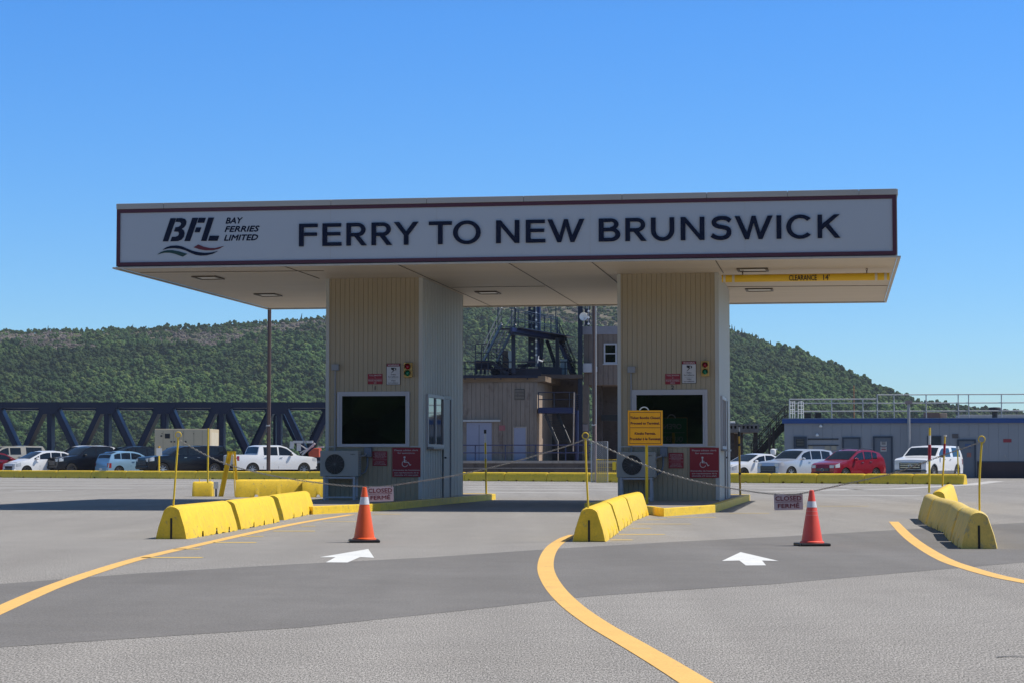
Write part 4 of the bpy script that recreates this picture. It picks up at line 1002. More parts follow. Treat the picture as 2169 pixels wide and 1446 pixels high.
        m2 = MB(); m2.grid([[(X(x) - .012 * (x > L - .05), sgn * (yw(x, z) * kf + .006), z) for z in (zr - .30, zr - .15, zr)] for x, kf in ((L - .22, 1), (L - .1, 1), (L - .02, .98), (L, .86))]); m2.build('tail_light', TAILL, o, smooth=50)
        if arch:
            for xw in S['wh']:
                m2 = MB(); ra = r + .06; g1, g2 = [], []
                for a in range(-10, 191, 14):
                    x = xw + ra * math.cos(R(a)); z = r + ra * math.sin(R(a)); x2 = xw + (ra + .07) * math.cos(R(a)); z2 = r + (ra + .07) * math.sin(R(a))
                    g1.append((X(x), sgn * (yw(x, min(z, 1)) + .02), z)); g2.append((X(x2), sgn * (yw(x2, min(z2, 1)) + .012), z2))
                m2.grid([g1, g2]); m2.build('arch_flare', TRIM, o, smooth=50)
            m2 = MB(); m2.grid([[(X(x), sgn * (yw(x, z) + .008), z) for z in (sill + .005, sill + .16)] for x in (S['wh'][0] + r + .07, S['wh'][1] - r - .07)]); m2.build('rocker_panel', mat('rocker_grey', (.16, .16, .17), .4), o)
    # front face
    big = kind in ('pickup', 'capped', 'suv'); zt = top(.03)
    g0, g1 = (zt - .40, zt - .06) if big else (zt - .26, zt - .10)
    y0 = W_ * (.30 if big else .26)
    m2 = MB(); m2.box(hl - .005, hl + .022, -y0, y0, g0, g1); gr = m2.build('grille', TRIM, o, bevel=.02)
    m2 = MB()
    for k in range(3 if big else 2):
        z = g0 + (g1 - g0) * (k + .8) / (3.6 if big else 2.6); m2.box(hl + .0225, hl + .034, -y0 * .9, y0 * .9, z, z + .022)
    m2.build('grille_bar', CHROME if grille == 'chrome' else CHROMED, gr)
    if grille in ('chrome', 'ring'):
        MB().tube([(hl + .04, .085 * math.cos(a * math.pi / 10), (g0 + g1) / 2 + .085 * math.sin(a * math.pi / 10)) for a in range(20)], .014, 6, closed=True).build('badge', CHROME, gr)
    MB().box(hl - .12, hl + .06, -W_ * .44, W_ * .44, sill + .05, g0 - .02).build('front_bumper', bump or pm, o, bevel=.05)
    m2 = MB(); m2.box(hl + .061, hl + .068, -W_ * .3, W_ * .3, sill + .1, sill + .1 + (g0 - sill) * .35); m2.build('lower_intake', TRIM, o)
    MB().box(-hl - .06, -hl + .12, -W_ * .44, W_ * .44, sill + .05, sill + .32).build('rear_bumper', bump or pm, o, bevel=.05)
    MB().box(-hl - .075, -hl - .062, -.15, .15, sill + .12, sill + .24).build('number_plate', WHITEP, o)
    if roofrails:
        for sgn in (1, -1):
            xa, xb = S['win'][0][0] + .5, S['win'][-1][1] - .1
            MB().tube([(X(x), sgn * yw(x, top(x)) * .86, top(x) + (.075 if 0 < i < 6 else .03)) for i, x in enumerate([xa + (xb - xa) * k / 6 for k in range(7)])], .018, 6).build('roof_rail', CHROMED, o, smooth=50)
    # wheels
    first = None
    for xw in S['wh']:
        for sgn in (1, -1):
            wo = bpy.data.objects.new('wheel', None); COL.objects.link(wo); wo.parent = o; wo.location = (X(xw), sgn * (W_ / 2 - .13), r); wo.rotation_euler = (0, 0, 0 if sgn < 0 else math.pi)
            if first is None:
                t = MB().lathe([(r * .66, -.105), (r * .94, -.11), (r, -.08), (r, .08), (r * .94, .11), (r * .66, .105)], 28, 'y', cap=False).build('tyre', TYRE, wo, smooth=35)
                m2 = MB(); m2.lathe([(r * .67, -.085), (r * .60, -.098), (r * .58, -.06), (r * .58, .05)], 28, 'y', cap=False)
                for k in range(8 if big else 6):
                    a = k * 2 * math.pi / (8 if big else 6); m2.bar((r * .1 * math.cos(a), -.085, r * .1 * math.sin(a)), (r * .62 * math.cos(a), -.088, r * .62 * math.sin(a)), .045, .02, (0, 1, 0))
                m2.lathe([(r * .16, -.10), (r * .16, -.06)], 12, 'y')
                q = m2.build('rim', rim, wo, smooth=35); d = MB().lathe([(r * .57, -.04), (r * .57, -.02)], 20, 'y').build('brake_disc', DARK, wo)
                first = (t, q, d)
            else:
                for src in first: c = src.copy(); COL.objects.link(c); c.parent = wo
    return o
P_W = paint('white', (.80, .80, .80)); P_K = paint('black', (.006, .007, .012)); P_R = paint('red', (.30, .008, .022)); P_S = paint('silver', (.46, .49, .54)); P_B = paint('light_blue', (.28, .46, .60)); P_T = paint('tan', (.42, .38, .30)); P_RD = paint('dark_red', (.24, .008, .015)); P_SW = paint('pale_silver', (.62, .62, .62))
car('sedan', 'parked_car', 'red sedan at the left picture edge beside the white hatchback', 'car', -8, 141, 38, P_RD, 1.08)
car('capped', 'parked_truck', 'tan truck with a pale roof standing behind the red sedan', 'truck', 12, 163, 222, P_T, 1.15)
car('hatch', 'parked_car', 'white hatchback with its nose left, in front of the truss', 'car', 83, 140, 222, P_W, 1.08, rim=RIMD)
car('suv', 'parked_truck', 'pale silver vehicle behind the white hatchback and the black pickup', 'suv', 172, 163, 224, P_SW, 1.22)
car('pickup', 'parked_truck', 'black pickup with white highlights between white and blue hatchbacks', 'pickup truck', 192, 141, 221, P_K, 1.0, rim=RIMD)
car('suv', 'parked_truck', 'black boxy vehicle standing behind the light blue hatchback', 'suv', 268, 163, 221, P_K, 1.18)
car('hatch', 'parked_car', 'light blue hatchback showing its tail light', 'car', 277, 139.5, 41, P_B, 1.06)
car('capped', 'parked_truck', 'black pickup with a black cap over its bed', 'pickup truck', 389, 138, 216, P_K, 1.06, rim=RIM)
car('pickup', 'parked_truck', 'white crew cab pickup with chrome wheels right of the trestle', 'pickup truck', 574, 138, 33, P_W, 1.02, bump=CHROMED)
car('sedan', 'parked_car', 'small white car partly behind the right booth', 'car', 1594, 113, 214, P_W, .95, rim=RIMD, group='cars parked by the terminal')
car('suv', 'parked_car', 'silver seven seat vehicle with its front wheel showing, beside the red car', 'suv', 1688, 109, 220, P_S, .90, grille='dark', group='cars parked by the terminal')
car('cross', 'parked_car', 'small glossy red crossover with roof rails', 'car', 1796, 104, 222, P_R, .93, grille='ring', roofrails=True, group='cars parked by the terminal')
car('capped', 'parked_truck', 'white pickup with a white cap and dark wheel arches', 'pickup truck', 1966, 103, 239, P_W, .93, grille='chrome', arch=True, bump=CHROMED, group='cars parked by the terminal')
# lettering on the white pickup's bed side is too small to read in the picture

# generator
p = A(327, 973, 158); q = A(446, 973, 158); w = q.x - p.x; zt = A(380, 907.5, 158).z
o = thing('generator', 'large tan generator box on a low skid behind the black capped pickup', 'generator', (p.x, 158, 0), R(-4.0))
box('enclosure', TAN, o, 0, w, 0, 3.2, .55, zt, bevel=.03)
mb = MB(); mb.box(.0, w, .1, .3, .1, .549); mb.box(0, w, 2.8, 3.0, .1, .549); mb.build('skid', DARK, o)
s = w / 119
mb = MB(); 
for x in (18, 40, 62, 84, 102): mb.box(x * s, x * s + .02, -.012, -.002, .62, zt - .12)
mb.build('door_seam', mat('tan_dark', (.3, .25, .17), .6), o)
mb = MB(); mb.box(22 * s, 33 * s, -.03, -.002, zt - 20 * s, zt - 10 * s); mb.build('louvre_opening', BLACK, o, bevel=.03)
for x, z, e in ((14.5, 15, 1.7), (36, 27, 1.5), (43, 27, 1.5), (67, 27, 1.7), (27, 42, 1.5), (16, 9.5, .8), (60, 10, .8), (84, 10, .8)): MB().box((x - e) * s, (x + e) * s, -.04, -.002, zt - (z + e) * s, zt - (z - e) * s).build('latch', DARK, o)
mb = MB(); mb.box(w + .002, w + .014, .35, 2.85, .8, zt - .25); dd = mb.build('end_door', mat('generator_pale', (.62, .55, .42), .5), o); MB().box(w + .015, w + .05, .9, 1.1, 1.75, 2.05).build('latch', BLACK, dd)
# boom lift
Yb = 150; k = Yb / F
def bp(x, y): q = A(x, y, Yb); return (q.x, q.z)
X0, _ = bp(650, 950)
o = thing('boom_lift', 'white boom lift with an orange red turret behind the white pickup', 'boom lift', (X0, Yb, 0))
def bb_(mb, x0, y0, x1, y1, w, d=0): a, b = bp(x0, y0), bp(x1, y1); mb.bar((a[0] - X0, d, a[1]), (b[0] - X0, d, b[1]), .3, w, (0, 0, 1)); return mb
BLW = mat('boom_white', (.72, .70, .68), .5, var=.15, scale=4, dirt=(.4, .2, .12), dirt_amt=.35)
m2 = MB(); bb_(m2, 621, 935, 663, 935, 5 * k); m2.build('upper_boom', BLW, o)
m2 = MB(); bb_(m2, 641, 962, 668, 938, 3.4 * k, -.35); m2.build('lift_arm', BLW, o)
m2 = MB(); bb_(m2, 634, 958, 662, 944, 2.4 * k, .35); bb_(m2, 636, 942, 650, 951, 2 * k, .3); m2.build('lift_arm', BLW, o)
m2 = MB(); bb_(m2, 619, 934, 617.5, 949, 3 * k); bb_(m2, 633, 938, 633, 954, 2.2 * k); m2.build('boom_riser', BLW, o)
m2 = MB(); a, b = bp(657, 967), bp(679, 948)
m2.plate([(a[0] - X0, a[1]), (b[0] - X0, a[1]), (b[0] - X0, b[1]), (a[0] - X0 + .35, b[1]), (a[0] - X0 - .05, b[1] - .35)], -.9, .7); m2.build('turret', mat('turret_orange', (.62, .10, .05), .5), o, bevel=.06)
m2 = MB(); bb_(m2, 674, 946, 687, 945.5, 2.5 * k, -.3); m2.build('jib', BLW, o)
box('chassis', mat('chassis_grey', (.3, .3, .3), .5), o, -1.0, 1.2, -.9, .9, .4, 1.0)
vs, fs = text_mesh('JLG', .18, .004); a = bp(646, 936.5); MB().add([(a[0] - X0 + v[0], -.152, a[1] + v[1] - .02) for v in vs], fs).build('lettering', TXTM, o)
for x in (-.8, 1.0):
    for y in (-.95, .95): MB().lathe([(.4, -.15), (.42, -.12), (.42, .12), (.4, .15)], 20, 'y', (x, y, .42)).build('wheel', TYRE, o, smooth=40)

# ================================================================== TRUSS LINKSPAN
Yt = 170.0; kt = Yt / F
def tp(px, py, Y=Yt): q = A(px, py, Y); return (q.x, Y, q.z)
LILAC = mat('sunlit_side_tint', (.15, .155, .25), .45, var=.12, scale=.5)  # paler than the truss steel, stands in for sun on member sides
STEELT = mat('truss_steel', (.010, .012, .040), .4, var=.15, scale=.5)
tr = thing('truss_bridge', 'dark navy steel truss bridge running behind the parked cars on the left', 'bridge', (tp(350, 970)[0], Yt, 0))
ox = tr.location.x
def member(name, a, b, w, dpt):
    a = Vector(a); b = Vector(b); a.x -= ox; b.x -= ox; a.y = b.y = a.y - Yt
    o = MB().bar(a, b, w, dpt, (0, 1, 0)).build(name, STEELT, tr)
    d = (b - a).normalized()
    if d.x > -.05:   # added pale strip: sunlight on the right-hand face put into the colour
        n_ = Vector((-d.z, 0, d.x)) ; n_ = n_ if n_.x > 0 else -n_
        MB().bar(a.lerp(b, .06) + n_ * (w / 2 + .012), b + n_ * (w / 2 + .012), .02, dpt * .86, (0, 1, 0)).build('sunlit_strip', LILAC, o)
    return o
for Y, sp_, x00, back in ((Yt, 121, -134, 0), (Yt + 8, 119, -131, 1)):
    yt0, yt1 = (851.5, 863.5) if not back else (858, 868)
    a, b = tp(-400, (yt0 + yt1) / 2, Y), tp(980, (yt0 + yt1) / 2, Y); hh = (yt1 - yt0) / F * Y
    mb = MB(); mb.box(a[0] - ox, b[0] - ox, Y - Yt - .8, Y - Yt + .8, a[2] - hh / 2, a[2] + hh / 2); mb.build('top_chord', STEELT, tr)
    lo = tp(0, 968, Y)[2]
    mb = MB(); mb.box(a[0] - ox, b[0] - ox, Y - Yt - .35, Y - Yt + .35, lo - .35, lo + .2); mb.build('bottom_chord', STEELT, tr)
    for k_ in range(-1, 8):
        xt = x00 + sp_ * (k_ + 1) + (0); 
        if xt > 900: break
        tt, bl, br = tp(xt, yt1 - 3, Y), tp(xt - sp_ / 2, 966, Y), tp(xt + sp_ / 2, 966, Y)
        ww = .40 if not back else .26
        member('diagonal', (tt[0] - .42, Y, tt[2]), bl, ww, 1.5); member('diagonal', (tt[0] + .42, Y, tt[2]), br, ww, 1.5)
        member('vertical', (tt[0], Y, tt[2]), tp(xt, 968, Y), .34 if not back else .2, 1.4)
        z0_ = tt[2] + .25
        mb = MB(); pl = [(-.85, z0_), (.85, z0_), (.85, z0_ - .35), (.45, z0_ - .85), (-.45, z0_ - .85), (-.85, z0_ - .35)]
        mb.plate([(tt[0] - ox + x, z) for x, z in pl], Y - Yt - .84, Y - Yt - .805); mb.build('gusset', STEELT, tr)
        if not back:
            t2 = tp(x00 + 7 + 116.5 * (k_ + 1), 861, Yt + 8); mb = MB(); mb.bar((tt[0] - ox, .3, tt[2] + .1), (t2[0] - ox, 7.7, t2[2] + .1), .3, .3); mb.build('cross_beam', STEELN, tr)
a, b = tp(-400, 970), tp(980, 970)
mb = MB(); mb.box(a[0] - ox, b[0] - ox, .5, 7.5, a[2] - .4, a[2] - .25); mb.build('deck', DARK, tr)
mb = MB(); mb.box(-36, 33, 1, 1.6, 0, .85); mb.box(-36, 33, 6, 6.6, 0, .85); mb.build('support_wall', CONCX, tr)
mb = MB(); x = tp(-50, 850)[0]
while x < tp(690, 850)[0]: mb.box(x - ox - .02, x - ox + .02, -.3, -.26, tp(0, 851.5)[2], tp(0, 849.6)[2]); x += .55
mb.build('bolt_row', STEELN, tr)

# ================================================================== QUAY AND LIFT TOWER (frame Q)
Yq = 134.0
Qo = A(1138, 973, Yq); Q = Frame((Qo.x, Yq)); ZQ = 1.0
qb = thing('quay_wall', 'dark stained concrete quay wall below the blue steel railing', 'wall', Q.w(0, -6), RZ)
x0, x1 = Q.front(880, 980, -6)[0], Q.front(1262, 980, -6)[0]; x2 = Q.front(1420, 980, -6)[0]
box('wall', CONCX, qb, x0, x2, 0, 30, 0, ZQ - .16); box('coping', CONC, qb, x0, x2, -.08, 30, ZQ - .16 + .002, ZQ)
mb = MB(); z = .52; mb.box(x0, x1, -.05, -.002, z, z + .05); mb.build('fender_rail', CONC, qb)
def railing(name, label, pts, zs, post, m, r=.035, closed=False, parent=None, origin=None):
    """pts: base points (world); rails at heights zs; posts every post metres"""
    o = parent or thing(name, label, 'railing', tuple(pts[0]))
    og = Vector(pts[0]) if parent is None else origin
    for z in zs:
        MB().tube([Vector(p) - og + Vector((0, 0, z)) for p in pts], r, 6).build('rail', m, o, smooth=50)
    for p, q in zip(pts, pts[1:]):
        p, q = Vector(p), Vector(q); n = max(1, round((q - p).length / post))
        for i in range(n + 1):
            c = p.lerp(q, i / n) - og; MB().tube([c, c + Vector((0, 0, zs[-1]))], r * 1.1, 6).build('post', m, o, smooth=50)
    return o
o = railing('quay_railing', 'blue steel railing with two rails along the quay wall', [Q.w(x0, -5.9, ZQ), Q.w(x1, -5.9, ZQ)], (.48, .95), 1.75, STEELB, .032)

# pump house of board marked concrete
def qf(px, py, b=0.0): return Q.front(px, py, b)
ph = thing('concrete_building', 'weathered board marked concrete building with blue doors behind the quay', 'building', Q.w(0, 0, ZQ), RZ)
zt = qf(1100, 796)[1] - ZQ; xl = qf(840, 900)[0]
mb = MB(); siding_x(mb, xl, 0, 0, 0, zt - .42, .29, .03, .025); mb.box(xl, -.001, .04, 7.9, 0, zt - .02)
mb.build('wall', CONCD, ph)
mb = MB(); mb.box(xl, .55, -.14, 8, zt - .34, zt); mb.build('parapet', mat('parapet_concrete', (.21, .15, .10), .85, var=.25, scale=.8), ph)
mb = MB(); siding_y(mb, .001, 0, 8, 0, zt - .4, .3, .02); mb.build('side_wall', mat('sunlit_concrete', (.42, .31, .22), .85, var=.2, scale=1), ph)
def qbox(name, m, par, px, d0, d1, B=0, bevel=0, Z=ZQ):
    a0, z1 = qf(px[0], px[1], B); a1, z0 = qf(px[2], px[3], B); return MB().box(a0, a1, d0 + B, d1 + B, max(0, z0 - Z), z1 - Z).build(name, m, par, bevel=bevel)
d = qbox('double_door', DOORB, ph, (988.5, 894, 1041.5, 975), -.03, .0)
a = (qf(988.5, 900)[0] + qf(1041.5, 900)[0]) / 2; MB().box(a - .015, a + .015, -.033, -.0305, .02, 2.3).build('door_gap', DARK, d)
d = qbox('door', DOORB, ph, (1088, 905, 1114.5, 975), -.03, 0)
mb = MB(); a0, z1 = qf(1086.5, 902.5); a1, _ = qf(1116, 905); z1 -= ZQ
mb.box(a0, a0 + .07, -.06, -.002, 0, z1); mb.box(a1 - .07, a1, -.06, -.002, 0, z1); mb.box(a0 + .07, a1 - .07, -.06, -.002, z1 - .07, z1); mb.build('door_frame', CONC, ph)
qbox('canopy_pipe', GALV, ph, (975, 888.5, 1061, 892), -.25, -.15)
v = qbox('wall_vent', mat('vent_dark', (.05, .045, .035), .7), ph, (1090, 823, 1111, 846), -.02, 0)
mb = MB()
for y in range(826, 846, 3): a0, z = qf(1091, y); a1, _ = qf(1110, y); mb.box(a0, a1, -.07, -.021, z - ZQ, z - ZQ + .03)
mb.build('louvre', CONC, v)
qbox('notice', mat('faded_pink_notice', (.30, .10, .11), .6), ph, (1057, 900, 1070, 911), -.02, 0)

# right hand concrete tower
rt = thing('concrete_tower', 'concrete block with a small white framed window, left of the right booth', 'building', Q.w(0, 0, ZQ), RZ)
def tq(px, py, b=4.0): a, z = Q.front(px, py, b); return a, z - ZQ
a0, zt = tq(1236, 709); a1 = tq(1420, 709)[0]; zb = tq(1300, 814)[1]; zp = tq(1300, 691)[1]
mb = MB(); siding_x(mb, a0, a1, 4.0, zb, zt, .33, .03, .05); mb.box(a0, a1, 4.04, 12, zb, zt - .002); mb.build('wall', mat('tower_concrete', (.21, .165, .14), .9, var=.25, scale=.5, dirt=(.13, .1, .09), dirt_amt=.4, stretch=(1, 1, .3)), rt)
box('parapet', mat('parapet_grey', (.26, .25, .28), .7, var=.08), rt, a0 - .08, a1, 3.9, 12.1, zt, zp)
c0, c1 = tq(1234.6, 900)[0], tq(1246.7, 900)[0]; box('column', CONCD, rt, c0, c1, 3.98, 4.5, 0, zb - .002)
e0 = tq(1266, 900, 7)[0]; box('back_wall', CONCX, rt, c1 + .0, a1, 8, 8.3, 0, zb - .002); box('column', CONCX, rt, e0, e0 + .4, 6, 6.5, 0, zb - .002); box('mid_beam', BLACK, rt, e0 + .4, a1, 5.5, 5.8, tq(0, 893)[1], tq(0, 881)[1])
(wa, wz1), (wb, wz0) = tq(1279, 727), tq(1307, 769.5)
mb = MB(); e = .10; mid = (wz0 + wz1) / 2
for q in ((wa, wb, wz0, wz0 + e), (wa, wb, wz1 - e, wz1), (wa, wa + e, wz0 + e, wz1 - e), (wb - e, wb, wz0 + e, wz1 - e), (wa + e, wb - e, mid - .03, mid + .03)): mb.box(q[0], q[1], 3.92, 3.998, q[2], q[3])
mb.box(wa - .06, wb + .06, 3.86, 3.998, wz0 - .07, wz0 - .002)
f = mb.build('window', WHITE, rt); MB().box(wa + e, wb - e, 3.96, 3.99, wz0 + e, wz1 - e).build('pane', GLASS, f)
(ba, bz1), (bb2, bz0) = tq(1237, 769.5), tq(1254.5, 788)
u = box('equipment_box', WHITE, rt, ba, bb2, 3.5, 3.99, bz0, bz1); box('bracket', WHITE, u, bb2 + .002, bb2 + .35, 3.7, 3.9, bz0 + .05, bz1 - .2)
qbox_ = tq(1233, 901); mb = MB(); mb.box(c0 - .05, c1 - .05, 3.9, 3.975, tq(0, 915)[1], tq(0, 901)[1]); mb.build('notice', mat('notice_grey', (.35, .3, .3), .6), rt, bevel=.05)

# steel gantry
gt = thing('lift_gantry', 'dark blue steel gantry with stairs, walkway and perforated towers behind the booths', 'gantry', tuple(Q.w(0, 0, 0)))
go = Vector(gt.location); go.z = 0
def gp(px, py, Y): return A(px, py, Y) - go
def gbar(name, segs, w, m=STEELN, h=None):
    mb = MB()
    for a, b in segs: mb.bar(a, b, w, h or w)
    return mb.build(name, m, gt)
def gtube(name, pts, r, m=STEELN):
    return MB().tube(pts, r, 6).build(name, m, gt, smooth=50)
# perforated tower plates with lamps
def perf_tower(x0, x1, y1, Y, hx, pitch, n, y0, ytop, lampx):
    a = gp(x0, y1, Y); b = gp(x1, ytop, Y); w = b.x - a.x; r = 2.9 / F * Y
    mb = MB(); cx = gp(hx, 700, Y).x; z0_, zT_ = a.z, b.z
    cs = [gp(hx, y0 + pitch * i, Y).z for i in range(n)][::-1]
    xa, xb = cx - r - .02, cx + r + .02
    for y in (0, .12):
        if xa > a.x: mb.box(a.x, xa, a.y + y, a.y + y + .03, z0_, zT_)
        if xb < b.x: mb.box(xb, b.x, a.y + y, a.y + y + .03, z0_, zT_)
        prev = z0_
        for c in cs + [None]:
            top_ = (c - r - .02) if c is not None else zT_
            if top_ > prev: mb.box(xa, xb, a.y + y, a.y + y + .03, prev, top_)
            if c is None: break
            # ring of faces round the hole
            N = 16; ou, inn = [], []
            for i in range(N + 1):
                t = 2 * math.pi * i / N; dx, dz = math.cos(t), math.sin(t); kq = (r + .02) / max(abs(dx), abs(dz))
                ou.append((cx + dx * kq, a.y + y, c + dz * kq)); inn.append((cx + dx * r, a.y + y, c + dz * r))
            mb.grid([ou, inn]); prev = c + r + .02
    o = mb.build('perforated_column', STEELN, gt)
    l = MB(); xl_ = gp(lampx, 700, Y).x; l.box(xl_ - .03, xl_ + .03, a.y - .06, a.y - .02, gp(0, y1 - 8, Y).z, zT_); l.build('lamp_strip', mat('strip_grey', (.3, .3, .34), .5), o)
    for i in range(n): 
        zz = gp(lampx, y0 - 5 + pitch * i, Y).z; MB().lathe([(.02, -.05), (.075, -.03), (.075, .03), (.02, .05)], 8, 'y', (xl_, a.y - .09, zz)).build('lamp', WHITEP, o, smooth=60)
perf_tower(1119, 1134, 776, 137, 1127, 14.6, 10, 627 - 2, 590, 1135.5)
perf_tower(1238.5, 1249, 694, 139, 1243, 13.3, 6, 625, 590, 1246.5)
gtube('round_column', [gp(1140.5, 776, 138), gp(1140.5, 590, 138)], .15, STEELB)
MB().bar(gp(1229, 978, 137), gp(1229, 590, 137), .31, .31).build('main_column', STEELN, gt)
gtube('round_column', [gp(1221.5, 978, 136), gp(1221.5, 868, 136)], .13, STEELB)
# upper platform
PL0, PL1 = gp(1083, 694, 131), gp(1195.5, 713, 141)
dv = (PL1 - PL0); dz_ = Vector((0, 0, 1))
off = Vector((0, 1.8, 0))
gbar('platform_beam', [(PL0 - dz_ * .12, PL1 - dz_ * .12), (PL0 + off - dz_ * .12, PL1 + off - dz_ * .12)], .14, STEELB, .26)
gbar('platform_deck', [(PL0 + off * .5, PL1 + off * .5)], 1.7, STEELN, .05)
gbar('platform_girder', [(gp(1085, 704, 132), gp(1196, 719, 141))], .3, STEELN, .30)
for o_ in (Vector(), off):
    for h in (.6, 1.2): gtube('platform_rail', [PL0 + o_ + dz_ * h, PL0 + o_ + dv * .86 + dz_ * h], .03)
    for t in range(8): gtube('platform_post', [PL0 + o_ + dv * (.86 * t / 7), PL0 + o_ + dv * (.86 * t / 7) + dz_ * 1.2], .03)
for px, Y in ((1054.8, 131), (1090.5, 131.5), (1177.5, 139)): gtube('mast', [gp(px, 700, Y), gp(px, 590, Y)], .035)
# legs
for (xa, ya, xb, yb_), w, Y in (((1087, 700, 1088, 790), .26, 133), ((1149.5, 712, 1144, 790), .2, 138), ((1180, 716, 1181, 792), .24, 139), ((1184, 716, 1214, 790), .16, 141), ((1098, 706, 1120, 706), .1, 134)): gbar('leg', [(gp(xa, ya, Y), gp(xb, yb_, Y))], w)
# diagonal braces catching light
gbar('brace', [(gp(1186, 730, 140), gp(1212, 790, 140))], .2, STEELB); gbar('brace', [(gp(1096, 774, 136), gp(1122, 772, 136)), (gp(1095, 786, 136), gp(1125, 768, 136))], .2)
def stair(p0, p1, width, name='stair', rails=True, steps=12, m=STEELN, rm=STEELN):
    """p0 foot, p1 head, width vector"""
    mb = MB(); mb.bar(p0, p1, .05, .24); mb.bar(p0 + width, p1 + width, .05, .24); s = mb.build(name + '_stringer', m, gt)
    mb = MB()
    for i in range(1, steps):
        c = p0.lerp(p1, i / steps); mb.bar(c, c + width, .26, .03)
    mb.build('tread', m, s)
    if rails:
        for w_ in (Vector(), width):
            for h in (.5, 1.0): gtube('handrail', [p0 + w_ + dz_ * h, p1 + w_ + dz_ * h], .036 if rm is GALV else .024, rm)
            for t in (0, .33, .66, 1): c = p0.lerp(p1, t) + w_; gtube('rail_post', [c, c + dz_ * 1.0], .024)
stair(gp(1024, 764, 134), gp(1063, 686, 131.5), gp(1053, 764, 132) - gp(1024, 764, 132), 'upper_stair', rm=GALV, m=STEELB)
gbar('stair_landing', [(gp(1006, 765, 134), gp(1036, 765, 134))], 1.2, STEELN, .1)
for h in (.55, 1.1): gtube('landing_rail', [gp(1007, 765, 133.4) + dz_ * h, gp(1034, 765, 133.4) + dz_ * h], .03)
for px in (1007, 1020, 1034): gtube('landing_post', [gp(px, 790, 133.4), gp(px, 765, 133.4) + dz_ * 1.1], .035)
gtube('mast', [gp(1035.5, 765, 133.3), gp(1035.5, 686, 133.3)], .04)
stair(gp(1077, 792, 134), gp(1040, 766, 134), Vector((.35, 1.0, 0)), 'lower_stair', steps=7)
stair(gp(1183, 792, 141), gp(1158, 720, 141), Vector((.9, .2, 0)), 'rear_stair', rails=False)
stair(gp(1216, 792, 141), gp(1182, 714, 140), Vector((.1, .8, 0)), 'side_stair')
# main deck with its railing
for h0, Yd, xA, xB in ((0, 133.8, 900, 1139), (0, 139, 1139, 1232)):
    a, b = gp(xA, 795, Yd), gp(xB, 795, Yd)
    gbar('deck_edge', [(a - dz_ * .05, b - dz_ * .05)], .3, STEELN, .18)
    for yy in (765.5, 780): gtube('deck_rail', [gp(xA, yy, Yd), gp(xB, yy, Yd)], .035)
    for px in ([955, 985, 1006, 1061, 1117] if xA == 900 else [1151, 1172, 1183, 1197, 1216, 1227]): gbar('deck_post', [(gp(px, 803 if xA == 900 else 797, Yd), gp(px, 765, Yd))], .07)
gbar('machinery_beam', [(gp(1008, 774, 136), gp(1042, 774, 136)), (gp(1042, 788, 136), gp(1146, 788, 136)), (gp(1139, 783, 138), gp(1190, 786, 138))], .5)
gbar('machinery_beam', [(gp(x, 792, 135.5), gp(x, 776, 135.5)) for x in (1009, 1018, 1027, 1042, 1048)], .14)
gbar('deck_floor', [(gp(1140, 798, 138), gp(1234, 798, 138))], 3.0, CONCX, .25)
for (x0_, y0_, x1_, y1_), Y, lx in (((1076.5, 742, 1092, 778), 134, 1), ((1187.5, 760, 1201, 792), 139, 1)):
    a, b = gp(x0_, y1_, Y), gp(x1_, y0_, Y); MB().box(a.x, b.x, a.y, a.y + .5, a.z, b.z).build('cabinet', mat('cabinet_grey', (.30, .38, .40), .4, var=.1), gt)
a, b = gp(1064, 778, 134.6), gp(1076, 741, 134.6); MB().box(a.x, b.x, a.y, a.y + .9, a.z, b.z).build('cabinet', mat('cabinet_brown', (.16, .13, .11), .6), gt)
# lamps on a bracket
MB().tube([gp(1139, 768, 133), gp(1141, 753, 133)], .03, 6).build('lamp_bracket', WHITEP, gt); MB().tube([gp(1139, 761, 133), gp(1150, 765, 133)], .045, 6).build('lamp_arm', WHITEP, gt)
# lower landing and stairs
a, b = gp(1140, 874, 133.2), gp(1219, 862, 133.2); MB().box(a.x, b.x, a.y, a.y + 1.8, a.z, b.z).build('landing', STEELB, gt)
for yy in (830, 845): gtube('landing_rail', [gp(1140.5, yy, 133.2), gp(1219, yy, 133.2)], .03)
for px in (1140.5, 1173.5, 1206, 1218.5): gtube('landing_post', [gp(px, 862, 133.2), gp(px, 830, 133.2)], .035)
stair(gp(1181, 938, 132.5), gp(1155, 876, 133.6), Vector((.78, .0, 0)), 'quay_stair', rails=False, m=DARK)
for yy in range(835, 860, 4): gtube('ladder_rung', [gp(1219, yy, 135), gp(1229, yy, 135)], .03)
MB().tube([gp(1214, 955, 133), gp(1216, 830, 133)], .04, 6).build('conduit', CONC, gt); MB().tube([gp(1182, 978, 132), gp(1182, 932, 132)], .03, 6).build('conduit', CONC, gt)
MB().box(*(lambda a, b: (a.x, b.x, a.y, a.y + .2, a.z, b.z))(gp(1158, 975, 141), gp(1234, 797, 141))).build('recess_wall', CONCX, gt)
# dish
c = A(1236, 671, 134.5); r = 8.8 / F * 134.5
o = thing('satellite_dish', 'round white dish mounted high on the dark steel column', 'dish', tuple(c), R(-12))
MB().lathe([(r * .02, .10), (r * .5, .07), (r * .85, .015), (r, -.03), (r * .98, -.045), (r * .84, -.002), (r * .5, .05), (r * .02, .08)], 24, 'y').build('reflector', WHITEP, o, smooth=60)
MB().tube([(0, .06, -r * .3), (-.05, .6, -r * 1.6), (-.2, .8, -r * 2)], .03, 6).build('arm', GALV, o); MB().tube([(0, -.02, -r * .95), (.18, -.28, -.02)], .015, 5).build('feed_horn', GALV, o)

